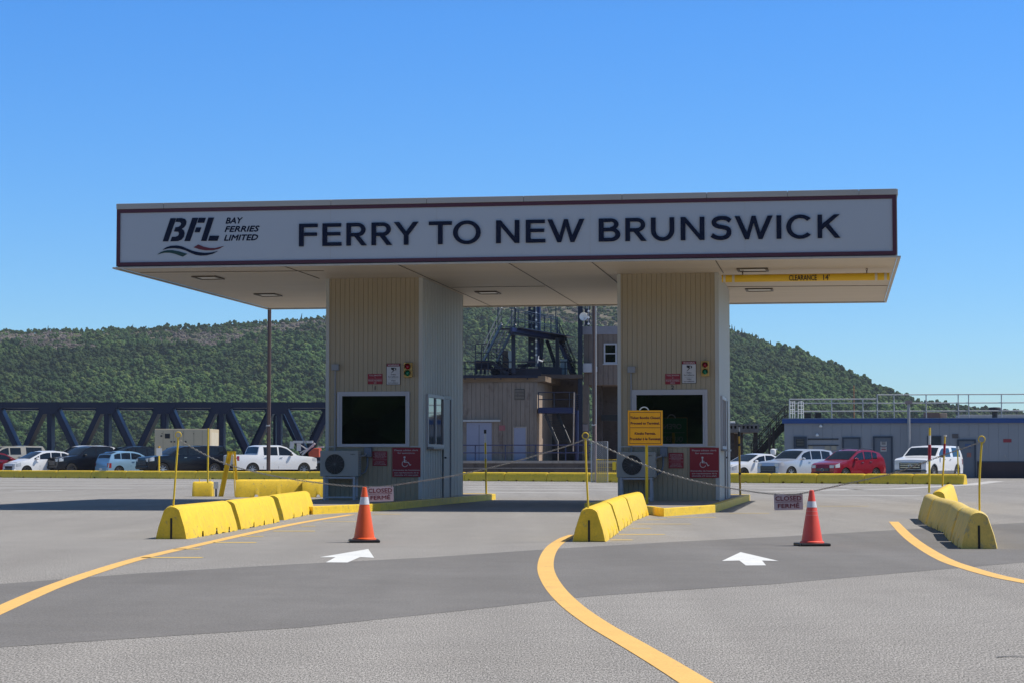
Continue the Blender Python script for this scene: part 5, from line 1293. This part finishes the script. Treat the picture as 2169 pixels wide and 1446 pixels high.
# light poles
def light_pole(px, Y, w, ybase, label):
    b = A(px, 973, Y); o = thing('light_pole', label, 'light pole', (b.x, Y, 0)); r = w / F * Y / 2
    H = 13.6 if px > 600 else 13.4
    MB().tube([(0, 0, 0), (0, 0, H)], r * 1.1, 10, r * .9).build('pole', RUSTP, o, smooth=50)
    MB().tube([(r + .03, 0, 0.2), (r + .03, 0, H * .9)], .035, 6).build('conduit', GALV if px > 600 else mat('brown_conduit', (.2, .13, .11), .5), o)
    MB().box(-.5, .5, -.08, .08, H, H + .1).build('crossarm', RUSTP, o); box('lamp_head', DARK, o, -.9, -.45, -.2, .2, H + .02, H + .18); box('lamp_head', DARK, o, .45, .9, -.2, .2, H + .02, H + .18)
    MB().tube([(r * 1.3, -.05, 3.0), (-r * 1.5, -.05, 3.0)], .05, 6).build('band', GALV, o)
light_pole(567.5, 120, 5.6, 0, 'tall brown light pole left of the left booth')
light_pole(1258, 118, 6.6, 0, 'tall brown light pole between the two booths')

# chain link panel and yellow mesh gate
cp = A(1252.5, 1003, 96); cq = A(1287, 1003, 96); w = cq.x - cp.x; h = A(1260, 934, 96).z
o = thing('chain_link_panel', 'grey chain link panel leaning behind the far barriers', 'fence panel', (cp.x, 96, 0))
MB().tube([(0, 0, .02), (w, 0, .02), (w, 0, h), (0, 0, h)], .025, 6, closed=True).build('frame', GALV, o)
mb = MB(); s_ = .085; n_ = int((w + h) / s_)
for i in range(n_):
    t = i * s_
    for sg_ in (0, 1):
        x0_, z0_ = (t, 0) if t < w else (w, t - w); x1_, z1_ = (0, t) if t < h else (t - h, h)
        if sg_: x0_, x1_ = w - x0_, w - x1_
        mb.bar((x0_, .01 * sg_, z0_), (x1_, .01 * sg_, z1_), .016)
mb.build('mesh', mat('chain_link_wire', (.38, .38, .38), .5), o)
cp = A(1264, 1003, 95); cq = A(1310, 1003, 95); w = cq.x - cp.x; h = A(1280, 972, 95).z
o = thing('mesh_gate', 'low yellow mesh gate in front of the chain link panel', 'gate', (cp.x, 95, 0))
MB().tube([(0, 0, .02), (w, 0, .02), (w, 0, h), (0, 0, h)], .022, 6, closed=True).build('frame', YELM, o)
mb = MB(); x = .05
while x < w: mb.bar((x, 0, 0), (x, 0, h), .012); x += .085
z = .1
while z < h: mb.bar((0, .012, z), (w, .012, z), .01); z += .2
mb.build('wire', YELM, o); box('plate', YELM, o, w * .72, w * .88, -.03, -.01, h * .55, h * .9)
for px, y0_, y1_, lb in ((1262, 898, 940, 'pale rod leaning beside the light pole base'),):
    a, b = A(px, 1000, 97), A(px, y0_, 97); o = thing('marker_rod', lb, 'rod', (a.x, 97, 0)); MB().tube([(0, 0, 0), (0, 0, b.z)], .03, 6).build('rod', mat('pale_red_rod', (.45, .28, .24), .5), o)

# ================================================================== TERMINAL BUILDING (frame T)
To = A(1662, 1009.5, 121); Tm = Frame((To.x, 121)); tb = thing('terminal_building', 'long low grey terminal building with blue trim and roof railings', 'building', Tm.w(0, 0), RZ)
def tf(px, py, b=0.0): return Tm.front(px, py, b)
ztop = tf(1900, 885)[1]; zbl = tf(1900, 893.5)[1]; XR = 34
mb = MB(); siding_x(mb, 0, XR, 0, 0, zbl, .55, .012, .02); mb.box(.0, XR, .02, 14, 0, zbl - .002); mb.build('wall', TERM, tb)
mb = MB(); mb.box(-.12, XR, -.16, -.02, zbl - .05, zbl + .16); mb.box(-.12, XR, -.10, 14, zbl + .161, zbl + .20); mb.build('blue_trim', TBLUE, tb)
box('roof_edge', mat('roof_grey', (.30, .30, .31), .7, var=.15), tb, -.05, XR, -.02, 14, zbl + .202, ztop + .02)
def tbox(name, m, px, d0, d1, par=None, bevel=0):
    a0, z1 = tf(px[0], px[1]); a1, z0 = tf(px[2], px[3]); return MB().box(a0, a1, d0, d1, max(.0, z0), z1).build(name, m, par or tb, bevel=bevel)
def tframe(name, px, m, depth, e, fill, fname, bottom=False):
    a0, z1 = tf(px[0], px[1]); a1, z0 = tf(px[2], px[3]); z0 = max(0, z0)
    mb = MB(); mb.box(a0, a0 + e, -depth, -.002, z0, z1 - e); mb.box(a1 - e, a1, -depth, -.002, z0, z1 - e); mb.box(a0, a1, -depth, -.002, z1 - e, z1)
    if bottom: mb.box(a0 + e, a1 - e, -depth, -.002, z0, z0 + e)
    f = mb.build(name, m, tb); d = MB().box(a0 + e, a1 - e, -depth * .35, -.001, z0 + (e if bottom else 0), z1 - e).build(fname, fill, f); return f, (a0 + e, a1 - e, z0, z1 - e)
DKB = mat('dark_blue_frame', (.03, .045, .07), .5)
f, r4 = tframe('window', (1681, 923.5, 1709, 950), DKB, .09, .14, GLASSB, 'pane', True)
mb = MB()
for i in range(6): z = r4[2] + .1 + i * .085; mb.box(r4[0] + .03, r4[1] - .03, -.045, -.035, z, z + .02)
mb.build('blind', mat('blind_grey', (.22, .22, .2), .6), f)
tframe('door', (1784, 925, 1823.5, 1010), DKB, .09, .08, TDOOR, 'leaf')
f, r4 = tframe('door', (1849, 923, 1891.5, 1010), DKB, .09, .09, TDOOR, 'leaf')
for px in ((1865, 934, 1878, 943), (1865, 945, 1878, 955)):
    d = tbox('door_notice', mat('notice_white', (.45, .44, .42), .5), px, -.05, -.036, f); a0, z1 = tf(px[0], px[1]); a1, z0 = tf(px[2], px[3])
    mb = MB(); lines_on(mb, [('KEEP', (a0 + a1) / 2, z0 + (z1 - z0) * .55, .08, (a1 - a0) * .7, .002), ('OUT' if px[1] == 934 else 'CLEAR', (a0 + a1) / 2, z0 + (z1 - z0) * .15, .08, (a1 - a0) * .7, .002)], -.053) if 0 else mb.box(a0 + .05, a1 - .05, -.053, -.051, z0 + .08, z0 + .14).box(a0 + .05, a1 - .05, -.053, -.051, z0 + .19, z0 + .23)
    mb.build('print', REDS if px[1] == 945 else TXTK, d)
tframe('window', (1964, 922, 1994, 950), DKB, .06, .07, mat('window_dark_blue', (.03, .045, .06), .2), 'pane', True)
f = tbox('wall_vent', mat('vent_brown', (.10, .09, .09), .6), (2017, 918, 2030, 927), -.03, -.002); 
tframe('door', (2027.5, 929.5, 2068, 1010), DKB, .09, .09, TDOOR, 'leaf')
tbox('door_notice', mat('notice_blue', (.05, .10, .22), .5), (2044, 939, 2056, 948), -.05, -.036); tbox('door_notice', mat('notice_pinkish', (.30, .12, .1), .5), (2048, 958, 2057, 967), -.05, -.036)
d = tbox('red_notice', mat('notice_red', (.25, .03, .045), .5), (2125, 928.7, 2142.5, 935.8), -.02, -.002)
a0 = tf(2070, 976); zs_ = a0[1]; box('skirting', TERMD, tb, a0[0], XR, -.03, -.002, 0, zs_); box('skirting_trim', DKB, tb, a0[0], XR, -.045, -.031, zs_ - .05, zs_ + .01)
# notice boards and shelf rails right of the window
mb = MB(); a0, z = tf(1711, 929); a1, _ = tf(1776, 929); mb.box(a0, a1, -.05, -.002, z - .04, z + .04); _, z = tf(1711, 942); mb.box(a0, a1, -.05, -.002, z - .03, z + .03); mb.build('wall_rail', DARK, tb)
for q in ((1747, 943.5, 1758, 952), (1761, 943.5, 1772, 952), (1713, 943.5, 1722, 951)): tbox('notice_board', mat('board_beige', (.36, .33, .26), .6), q, -.03, -.002)
for px, py in ((1738.5, 900.5), (1731, 919.5)):
    a0, z = tf(px, py); MB().lathe([(.08, -.09), (.09, -.02), (.06, .04), (.02, .07)], 14, 'z', (a0, -.10, z)).build('wall_light', WHITEP, tb, smooth=50)
tbox('outlet_box', GREYP, (2127, 961, 2131, 967), -.05, -.002)
mb = MB(); a0 = tf(1925, 940)[0]; mb.tube([(a0, -.35, 0), (a0, -.35, tf(1925, 853)[1])], .085, 10); mb.build('vent_stack', mat('stack_grey', (.30, .31, .33), .5), tb, smooth=50)
MB().box(a0 - .2, a0 + .2, -.5, -.2, tf(1925, 855)[1], tf(1925, 848)[1]).build('stack_cap', mat('stack_cap', (.25, .2, .2), .5), tb)
# roof things
def roofbox(name, m, px, b, d, label=None):
    a0, z1 = tf(px[0], px[1], b); a1, z0 = tf(px[2], px[3], b); return MB().box(a0, a1, b, b + d, ztop, max(z1, ztop + .05)).build(name, m, tb, bevel=.02)
roofbox('roof_hatch', mat('hatch_brown', (.15, .10, .09), .7, var=.2), (1958, 872.5, 1990, 883), 3, 1.6); roofbox('roof_hatch', mat('hatch_tan', (.36, .28, .22), .7), (1991, 874, 2006, 883), 3.2, 1.4)
roofbox('roof_ridge', mat('ridge_grey', (.38, .38, .38), .6), (2030, 877.5, 2300, 884), 8, 3)
roofbox('small_vent', BLACK, (1704, 873.5, 1718, 881), 2, .5); roofbox('small_vent', BLACK, (1727, 873, 1740, 881), 2, .5)
a0, z = tf(2107, 862, 4); MB().lathe([(.16, ztop), (.16, z - .25), (.34, z - .24), (.38, z - .12), (.34, z), (.1, z + .02)], 18, 'z', (a0, 4, 0)).build('mushroom_vent', DARK, tb, smooth=40)
a0, z = tf(1808.5, 815, 2); MB().tube([(a0, 2, ztop), (a0, 2, z)], .025, 6).build('aerial', mat('aerial_rust', (.35, .14, .07), .6), tb)
# roof railings: own thing
def rr_thing(x0, x1, ytop, ymids, posts, label, b=.3):
    o = thing('roof_railing', label, 'railing', tuple(Tm.w(0, 0, 0)), RZ, 'metal railings on the terminal roof')
    for y in [ytop] + ymids:
        a0, z = tf(x0, y, b); a1, _ = tf(x1, y, b); _, z = tf((x0 + x1) / 2, y, b); MB().tube([(a0, b, z), (a1, b, z)], .032, 6).build('rail', GALV, o, smooth=50)
    for px in posts:
        a0, z = tf(px, ytop, b); MB().tube([(a0, b, ztop + .0), (a0, b, z)], .032, 6).build('post', GALV, o, smooth=50)
rr_thing(1672, 1856, 844.5, [853, 870], [1672, 1761.5, 1827.5], 'lower run of grey roof railing beside the ladder hoops', .9)
rr_thing(1858, 2420, 834, [852, 869], [1858, 1893.5, 1961.5, 2029.5, 2051.5, 2121, 2200, 2290, 2380], 'taller run of grey roof railing nearer the mushroom vent', .3)
o = thing('roof_ladder', 'white safety cage of the ladder at the left end of the terminal roof', 'ladder', tuple(Tm.w(0, 0, 0)), RZ)
a0, a1 = tf(1673, 860)[0], tf(1701, 860)[0]
for i, px in enumerate((1673, 1678, 1683, 1690, 1697, 1701)):
    a, z = tf(px, 848 + (i % 2) * 2); MB().tube([(a, .1 + (i % 2) * .5, ztop), (a, .1 + (i % 2) * .5, z)], .022, 6).build('upright', WHITEP, o)
for y in (850, 858, 866, 874): a, z = tf(1673, y); a2, _ = tf(1683, y); a3, _ = tf(1691, y); MB().tube([(a, .35, z), (a2, .35, z)], .02, 6).build('rung', WHITEP, o); MB().tube([(a3, .35, z), (a1, .35, z)], .02, 6).build('rung', WHITEP, o)
# outside stairs
o = thing('outside_stairs', 'dark brown steel stairs climbing to the terminal roof', 'stairs', (To.x, 122, 0)); so = Vector((To.x, 122, 0)); BRN = mat('brown_steel', (.035, .026, .022), .6, var=.2)
def spx(px, py, Y=124): return A(px, py, Y) - so
P0, P1 = spx(1596, 975), spx(1668, 894); wv = Vector((0, 1.1, 0))
mb = MB(); mb.bar(P0, P1, .06, .3); mb.build('stringer', BRN, o); mb = MB(); mb.bar(P0 + wv, P1 + wv, .06, .3); mb.build('stringer', BRN, o)
mb = MB()
for i in range(1, 14): c = P0.lerp(P1, i / 14); mb.bar(c, c + wv, .26, .04)
mb.build('treads', BRN, o)
for w_ in (Vector(), wv):
    for h in (.5, 1.0): MB().tube([P0 + w_ + Vector((0, 0, h)), P1 + w_ + Vector((0, 0, h))], .03, 6).build('handrail', BRN, o)
    for t in (0, .25, .5, .75, 1): c = P0.lerp(P1, t) + w_; MB().tube([c, c + Vector((0, 0, 1.0))], .028, 6).build('rail_post', BRN, o)
for px, y in ((1622, 920), (1630, 905)): a = spx(px, y); mb = MB(); mb.bar((a.x, .2, 0), (a.x, .2, a.z), .13); mb.build('support_post', BRN, o)
MB().bar(P1, P1 + Vector((.8, 0, 0)), 1.1, .1).build('top_landing', BRN, o)
MB().box(-3.2, -1.9, 3, 3.2, 0, 1.2).build('base_panel', BRN, o)

# concrete slab shelter with fluted edge, seen right of booth 2
a, b = A(1490, 915, 132), A(1607, 897.5, 132)
o = thing('concrete_shelter', 'old concrete slab on posts with a fluted edge, right of the right booth', 'shelter', (a.x, 132, 0)); w = b.x - a.x; z0, z1 = a.z, b.z
box('slab', CONCD, o, 0, w, 0, 6, z0, z0 + (z1 - z0) * .48)
mb = MB(); x = 0
while x < w - .1: mb.box(x, x + .13, -.02, 6, z0 + (z1 - z0) * .48 + .001, z1 - .1); x += .26
mb.box(0, w, -.03, 6, z1 - .1 + .001, z1); mb.build('fluted_edge', CONCD, o)
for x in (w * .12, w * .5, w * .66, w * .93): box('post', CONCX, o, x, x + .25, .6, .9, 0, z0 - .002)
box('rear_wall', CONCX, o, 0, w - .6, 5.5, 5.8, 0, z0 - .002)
pp = A(1546, 898, 128); pq = A(1567, 898, 128); o = thing('white_pipe', 'pale grey drum resting on the corner of the concrete slab', 'pipe', (pp.x, 131.8, z1)); MB().tube([(-.4, .3, .09), (pq.x - pp.x + .15, .3, .09)], .09, 12).build('drum', GALV, o, smooth=50)
a = A(1602, 957, 124); o = thing('camera_post', 'small white camera head on a post behind the small white car', 'camera', (a.x, 116, 0)); MB().tube([(0, 0, 0), (0, 0, a.z - .1)], .03, 6).build('post', GALV, o); MB().lathe([(.13, -.16), (.17, 0), (.15, .13), (.06, .17)], 14, 'z', (0, 0, a.z)).build('head', WHITEP, o, smooth=50); MB().box(0, .22, -.06, .06, a.z + .1, a.z + .17).build('bracket', WHITEP, o)

# ================================================================== HILLS AND FOREST
SKY_ = [(-700, 700), (-300, 697), (0, 693), (60, 694), (110, 689), (200, 690), (280, 687), (400, 682), (460, 678), (520, 675), (600, 671), (690, 664), (800, 655), (980, 632), (1100, 615), (1250, 605), (1380, 620), (1480, 655), (1547, 690), (1600, 706), (1640, 723), (1680, 745), (1720, 772), (1760, 799), (1800, 824), (1850, 846), (1900, 857), (1950, 864), (2000, 871), (2050, 872), (2100, 877), (2169, 881), (2400, 893), (2900, 915)]
YC, YN = 1900.0, 1250.0
def crest(X):
    px = IW / 2 + X / YC * F
    return (973 - interp(SKY_, px)) / F * YC + 1 - 5.0
def hill_z(X, Y):
    t = (Y - YN) / (YC - YN)
    c = crest(X * (1 + 0 * t))
    if t <= 1: s = max(0, t) ** .86
    else: s = 1 - (t - 1) * .12
    n = noise.noise(Vector((X / 160, Y / 190, 3.3))) * 13 + noise.noise(Vector((X / 60, Y / 70, 9.1))) * 5
    return -2 + (c + 2) * max(0, s) + n * max(0, min(1, t * 3)) * max(0, min(1, (1.02 - t) * 3.5)) * min(1, c / 50)
xs = [-640 + i * 14 for i in range(108)]; ys = [YN - 12 + (YC + 140 - YN + 12) * j / 60 for j in range(61)]
HM = bpy.data.materials.new('hillside_scrub'); HM.use_nodes = True
nt = HM.node_tree; b_ = nt.nodes['Principled BSDF']; b_.inputs['Roughness'].default_value = 1; b_.inputs['Specular IOR Level'].default_value = .1
gg = nt.nodes.new('ShaderNodeNewGeometry'); n1 = nt.nodes.new('ShaderNodeTexNoise'); n1.inputs['Scale'].default_value = .035; n1.inputs['Detail'].default_value = 10; n1.inputs['Roughness'].default_value = .75
nt.links.new(gg.outputs['Position'], n1.inputs['Vector']); cr_ = nt.nodes.new('ShaderNodeValToRGB'); nt.links.new(n1.outputs[0], cr_.inputs[0])
cr_.color_ramp.elements[0].position = .36; cr_.color_ramp.elements[0].color = (.045, .055, .022, 1); cr_.color_ramp.elements[1].position = .62; cr_.color_ramp.elements[1].color = (.19, .155, .13, 1)
e_ = cr_.color_ramp.elements.new(.5); e_.color = (.13, .12, .08, 1)
nt.links.new(cr_.outputs[0], b_.inputs['Base Color'])
hl = MB().grid([[(x, y, hill_z(x, y)) for x in xs] for y in ys]).build('hills', HM, smooth=180); structure(hl)

def foliage_mat(name, lo, hi, yel):
    m = bpy.data.materials.new(name); m.use_nodes = True; nt = m.node_tree; b = nt.nodes['Principled BSDF']; b.inputs['Roughness'].default_value = .85; b.inputs['Specular IOR Level'].default_value = .15
    oi = nt.nodes.new('ShaderNodeObjectInfo'); cr = nt.nodes.new('ShaderNodeValToRGB'); nt.links.new(oi.outputs['Random'], cr.inputs[0])
    cr.color_ramp.elements[0].color = (*lo, 1); cr.color_ramp.elements[1].color = (*yel, 1); e = cr.color_ramp.elements.new(.75); e.color = (*hi, 1)
    g = nt.nodes.new('ShaderNodeNewGeometry'); n = nt.nodes.new('ShaderNodeTexNoise'); n.inputs['Scale'].default_value = .9; n.inputs['Detail'].default_value = 4; nt.links.new(g.outputs['Position'], n.inputs['Vector'])
    mr = nt.nodes.new('ShaderNodeMapRange'); mr.inputs[1].default_value = .3; mr.inputs[2].default_value = .7; mr.inputs[3].default_value = .65; mr.inputs[4].default_value = 1.35; nt.links.new(n.outputs[0], mr.inputs[0])
    n2 = nt.nodes.new('ShaderNodeTexNoise'); n2.inputs['Scale'].default_value = .010; n2.inputs['Detail'].default_value = 4; nt.links.new(g.outputs['Position'], n2.inputs['Vector'])
    mr2 = nt.nodes.new('ShaderNodeMapRange'); mr2.inputs[1].default_value = .35; mr2.inputs[2].default_value = .65; mr2.inputs[3].default_value = .58; mr2.inputs[4].default_value = 1.5; nt.links.new(n2.outputs[0], mr2.inputs[0])
    mu = nt.nodes.new('ShaderNodeMath'); mu.operation = 'MULTIPLY'; nt.links.new(mr.outputs[0], mu.inputs[0]); nt.links.new(mr2.outputs[0], mu.inputs[1])
    v = nt.nodes.new('ShaderNodeVectorMath'); v.operation = 'SCALE'; nt.links.new(cr.outputs[0], v.inputs[0]); nt.links.new(mu.outputs[0], v.inputs['Scale']); nt.links.new(v.outputs[0], b.inputs['Base Color'])
    return m
FD = foliage_mat('broadleaf_foliage', (.026, .054, .016), (.052, .094, .025), (.092, .125, .034))
FC = foliage_mat('conifer_foliage', (.010, .026, .013), (.018, .042, .018), (.03, .055, .02))
FBR = foliage_mat('brown_brush', (.115, .092, .085), (.15, .125, .112), (.10, .105, .055))
BARK = mat('bark', (.09, .07, .055), .9, var=.3)
tcol = bpy.data.collections.new('tree_kinds')
def ico(sub):
    bm = bmesh.new(); bmesh.ops.create_icosphere(bm, subdivisions=sub, radius=1); vs = [v.co.copy() for v in bm.verts]; fs = [tuple(v.index for v in f.verts) for f in bm.faces]; bm.free(); return vs, fs
IV, IF = ico(2)
def src_tree(i, conifer):
    rnd = random.Random(100 + i); mb = MB()
    if conifer:
        H = rnd.uniform(10, 14)
        for k in range(9):
            z = H * (.12 + .86 * k / 9); r = (H - z) * .23 + .25; n = 9; vs = []; ph_ = rnd.random() * 6
            for j in range(n * 2):
                a = ph_ + j * math.pi / n; rr_ = r * (1.0 if j % 2 == 0 else .55) * rnd.uniform(.8, 1.15); vs.append((rr_ * math.cos(a), rr_ * math.sin(a), z - rr_ * .35))
            vs.append((0, 0, z + H * .16)); mb.add(vs, [(j, (j + 1) % (2 * n), 2 * n) for j in range(2 * n)])
    else:
        H = rnd.uniform(7.5, 10.5); R0 = rnd.uniform(3.0, 4.2); L_ = rnd.randint(9, 13)
        for k in range(L_):
            a = rnd.random() * 6.28; q = math.sqrt(rnd.random()) * R0 * .72; zz = H * .55 + rnd.uniform(-.22, .3) * H * (1 - q / R0 * .6); c = Vector((q * math.cos(a), q * math.sin(a), zz)); r = rnd.uniform(.95, 1.7); sd_ = rnd.random() * 50
            vs = []
            for v in IV:
                d = 1 + noise.noise(v * 2.1 + Vector((sd_, 0, 0))) * .45 + noise.noise(v * 5 + Vector((0, sd_, 0))) * .3
                vs.append(c + Vector((v.x * r * d, v.y * r * d, v.z * r * d * .8)))
            mb.add(vs, IF)
        mb.tube([(0, 0, -1), (0, 0, H * .5)], .22, 5)
    me = bpy.data.meshes.new('tree_kind'); me.from_pydata(mb.v, [], mb.f); me.materials.append(FC if conifer else FD)
    o = bpy.data.objects.new('tree_kind', me); tcol.objects.link(o); return o
def src_bush(i, fm=None):
    rnd = random.Random(300 + i); mb = MB()
    for k in range(4):
        c = Vector((rnd.uniform(-1.5, 1.5), rnd.uniform(-1.5, 1.5), .6)); sd_ = rnd.random() * 50
        mb.add([c + v * (1 + noise.noise(v * 3 + Vector((sd_, 0, 0))) * .7) * rnd.uniform(.7, .72) * 1.3 for v in IV], IF)
    me = bpy.data.meshes.new('bush_kind'); me.from_pydata(mb.v, [], mb.f); me.materials.append(fm or FD); return me
for i in range(6): src_tree(i, False)
ccol = bpy.data.collections.new('conifer_kinds'); sv = tcol; tcol = ccol
for i in range(3): src_tree(20 + i, True)
tcol = sv
bcol = bpy.data.collections.new('bush_kinds')
for i in range(3): bcol.objects.link(bpy.data.objects.new('bush_kind', src_bush(i)))
wcol = bpy.data.collections.new('brown_bush_kinds')
for i in range(3): wcol.objects.link(bpy.data.objects.new('brown_bush_kind', src_bush(7 + i, FBR)))
def scatter(name, pts, col, smin, smax, seed):
    me = bpy.data.meshes.new(name); me.from_pydata([tuple(p[:3]) for p in pts], [], [])
    at = me.attributes.new('size', 'FLOAT', 'POINT'); at.data.foreach_set('value', [p[3] for p in pts])
    o = bpy.data.objects.new(name, me); COL.objects.link(o); o['kind'] = 'stuff'
    ng = bpy.data.node_groups.new(name, 'GeometryNodeTree'); ng.interface.new_socket('Geometry', in_out='INPUT', socket_type='NodeSocketGeometry'); ng.interface.new_socket('Geometry', in_out='OUTPUT', socket_type='NodeSocketGeometry')
    N = ng.nodes; gi, go_ = N.new('NodeGroupInput'), N.new('NodeGroupOutput'); ip = N.new('GeometryNodeInstanceOnPoints'); ci = N.new('GeometryNodeCollectionInfo'); ci.inputs[0].default_value = col; ci.inputs[1].default_value = True; ci.inputs[2].default_value = True
    rv = N.new('FunctionNodeRandomValue'); rv.data_type = 'FLOAT_VECTOR'; rv.inputs[0].default_value = (0, 0, 0); rv.inputs[1].default_value = (.12, .12, 6.283); rv.inputs['Seed'].default_value = seed
    na = N.new('GeometryNodeInputNamedAttribute'); na.data_type = 'FLOAT'; na.inputs[0].default_value = 'size'
    rs = N.new('FunctionNodeRandomValue'); rs.data_type = 'FLOAT_VECTOR'; rs.inputs[0].default_value = (smin, smin, smin * .9); rs.inputs[1].default_value = (smax, smax, smax * 1.15); rs.inputs['Seed'].default_value = seed + 5
    vm = N.new('ShaderNodeVectorMath'); vm.operation = 'SCALE'
    ng.links.new(rs.outputs[0], vm.inputs[0]); ng.links.new(na.outputs[0], vm.inputs['Scale'])
    ng.links.new(gi.outputs[0], ip.inputs['Points']); ng.links.new(ci.outputs[0], ip.inputs['Instance']); ip.inputs['Pick Instance'].default_value = True
    ng.links.new(rv.outputs[0], ip.inputs['Rotation']); ng.links.new(vm.outputs[0], ip.inputs['Scale']); ng.links.new(ip.outputs[0], go_.inputs[0])
    md = o.modifiers.new('scatter', 'NODES'); md.node_group = ng; return o
rnd = random.Random(5); dec, con, bus, brw = [], [], [], []
Y = YN - 6
while Y < YC + 25:
    xmax = Y * .262; X = -xmax
    while X < xmax:
        x = X + rnd.uniform(-2.2, 2.2); y = Y + rnd.uniform(-2.6, 2.6); px = IW / 2 + x / y * F
        t = (y - YN) / (YC - YN); z = hill_z(x, y)
        if 700 < px < 960 and t < .9: X += 5.0; continue
        nn = noise.noise(Vector((x / 55, y / 75, 1.7))) + .5 * noise.noise(Vector((x / 17, y / 20, 5)))
        bare = 0; brush = False
        if px < 980 and .66 < t < .975: bare = 1.0 + nn * 1.6 - abs(t - .83) * 2.0; brush = True
        if 980 <= px < 1420 and t > .62: bare = .85 + nn * 1.1 + (px - 1130) / 350
        if 1420 <= px < 1700 and t > .80: bare = .5 + nn * 1.2
        cf = .008 + (.30 if px > 1500 else 0) * max(0, t - .3)
        if bare > .55 and not (t > .97 and px < 980 and rnd.random() < .5):
            if rnd.random() < .8: (brw if rnd.random() < (.75 if brush else .45) else bus).append((x, y, z, rnd.uniform(.5, 1.35)))
            elif rnd.random() < .02: con.append((x, y, z - .3, rnd.uniform(.35, .6)))
        else:
            s = rnd.uniform(.55, 1.12)
            if rnd.random() < cf: con.append((x, y, z - 1.5, s * .62))
            else: dec.append((x, y, z - 1.6, s * (.62 if t > .9 else .8 if t > .75 else 1.12)))
        X += 4.1
    Y += 4.7
scatter('forest', dec, sv, .8, 1.15, 1); scatter('conifer_woods', con, ccol, .8, 1.2, 2); scatter('hillside_undergrowth', bus, bcol, .7, 1.4, 3); scatter('brown_undergrowth', brw, wcol, .7, 1.3, 4)
# woods behind the photographer, seen mirrored in the booth windows
pts = []
for i in range(520): pts.append((rnd.uniform(-95, 95), rnd.uniform(-70, -34), -1.6 if i % 2 else -4.5, rnd.uniform(1.2, 2.0)))
scatter('roadside_woods', pts, sv, .9, 1.2, 9)
print('trees', len(dec), len(con), len(bus), len(brw))

# ------------------------------------------------------------------ the air between here and the hills
hz = bpy.data.materials.new('haze_air'); hz.use_nodes = True; nt = hz.node_tree
for n_ in list(nt.nodes):
    if n_.type == 'BSDF_PRINCIPLED': nt.nodes.remove(n_)
pv = nt.nodes.new('ShaderNodeVolumePrincipled'); pv.inputs['Color'].default_value = (.80, .90, 1.0, 1); pv.inputs['Density'].default_value = .00007; pv.inputs['Anisotropy'].default_value = .2
nt.links.new(pv.outputs[0], [n_ for n_ in nt.nodes if n_.type == 'OUTPUT_MATERIAL'][0].inputs['Volume'])
o = MB().box(-900, 900, -130, 2150, -3.6, 230).build('haze', hz); o['kind'] = 'stuff'
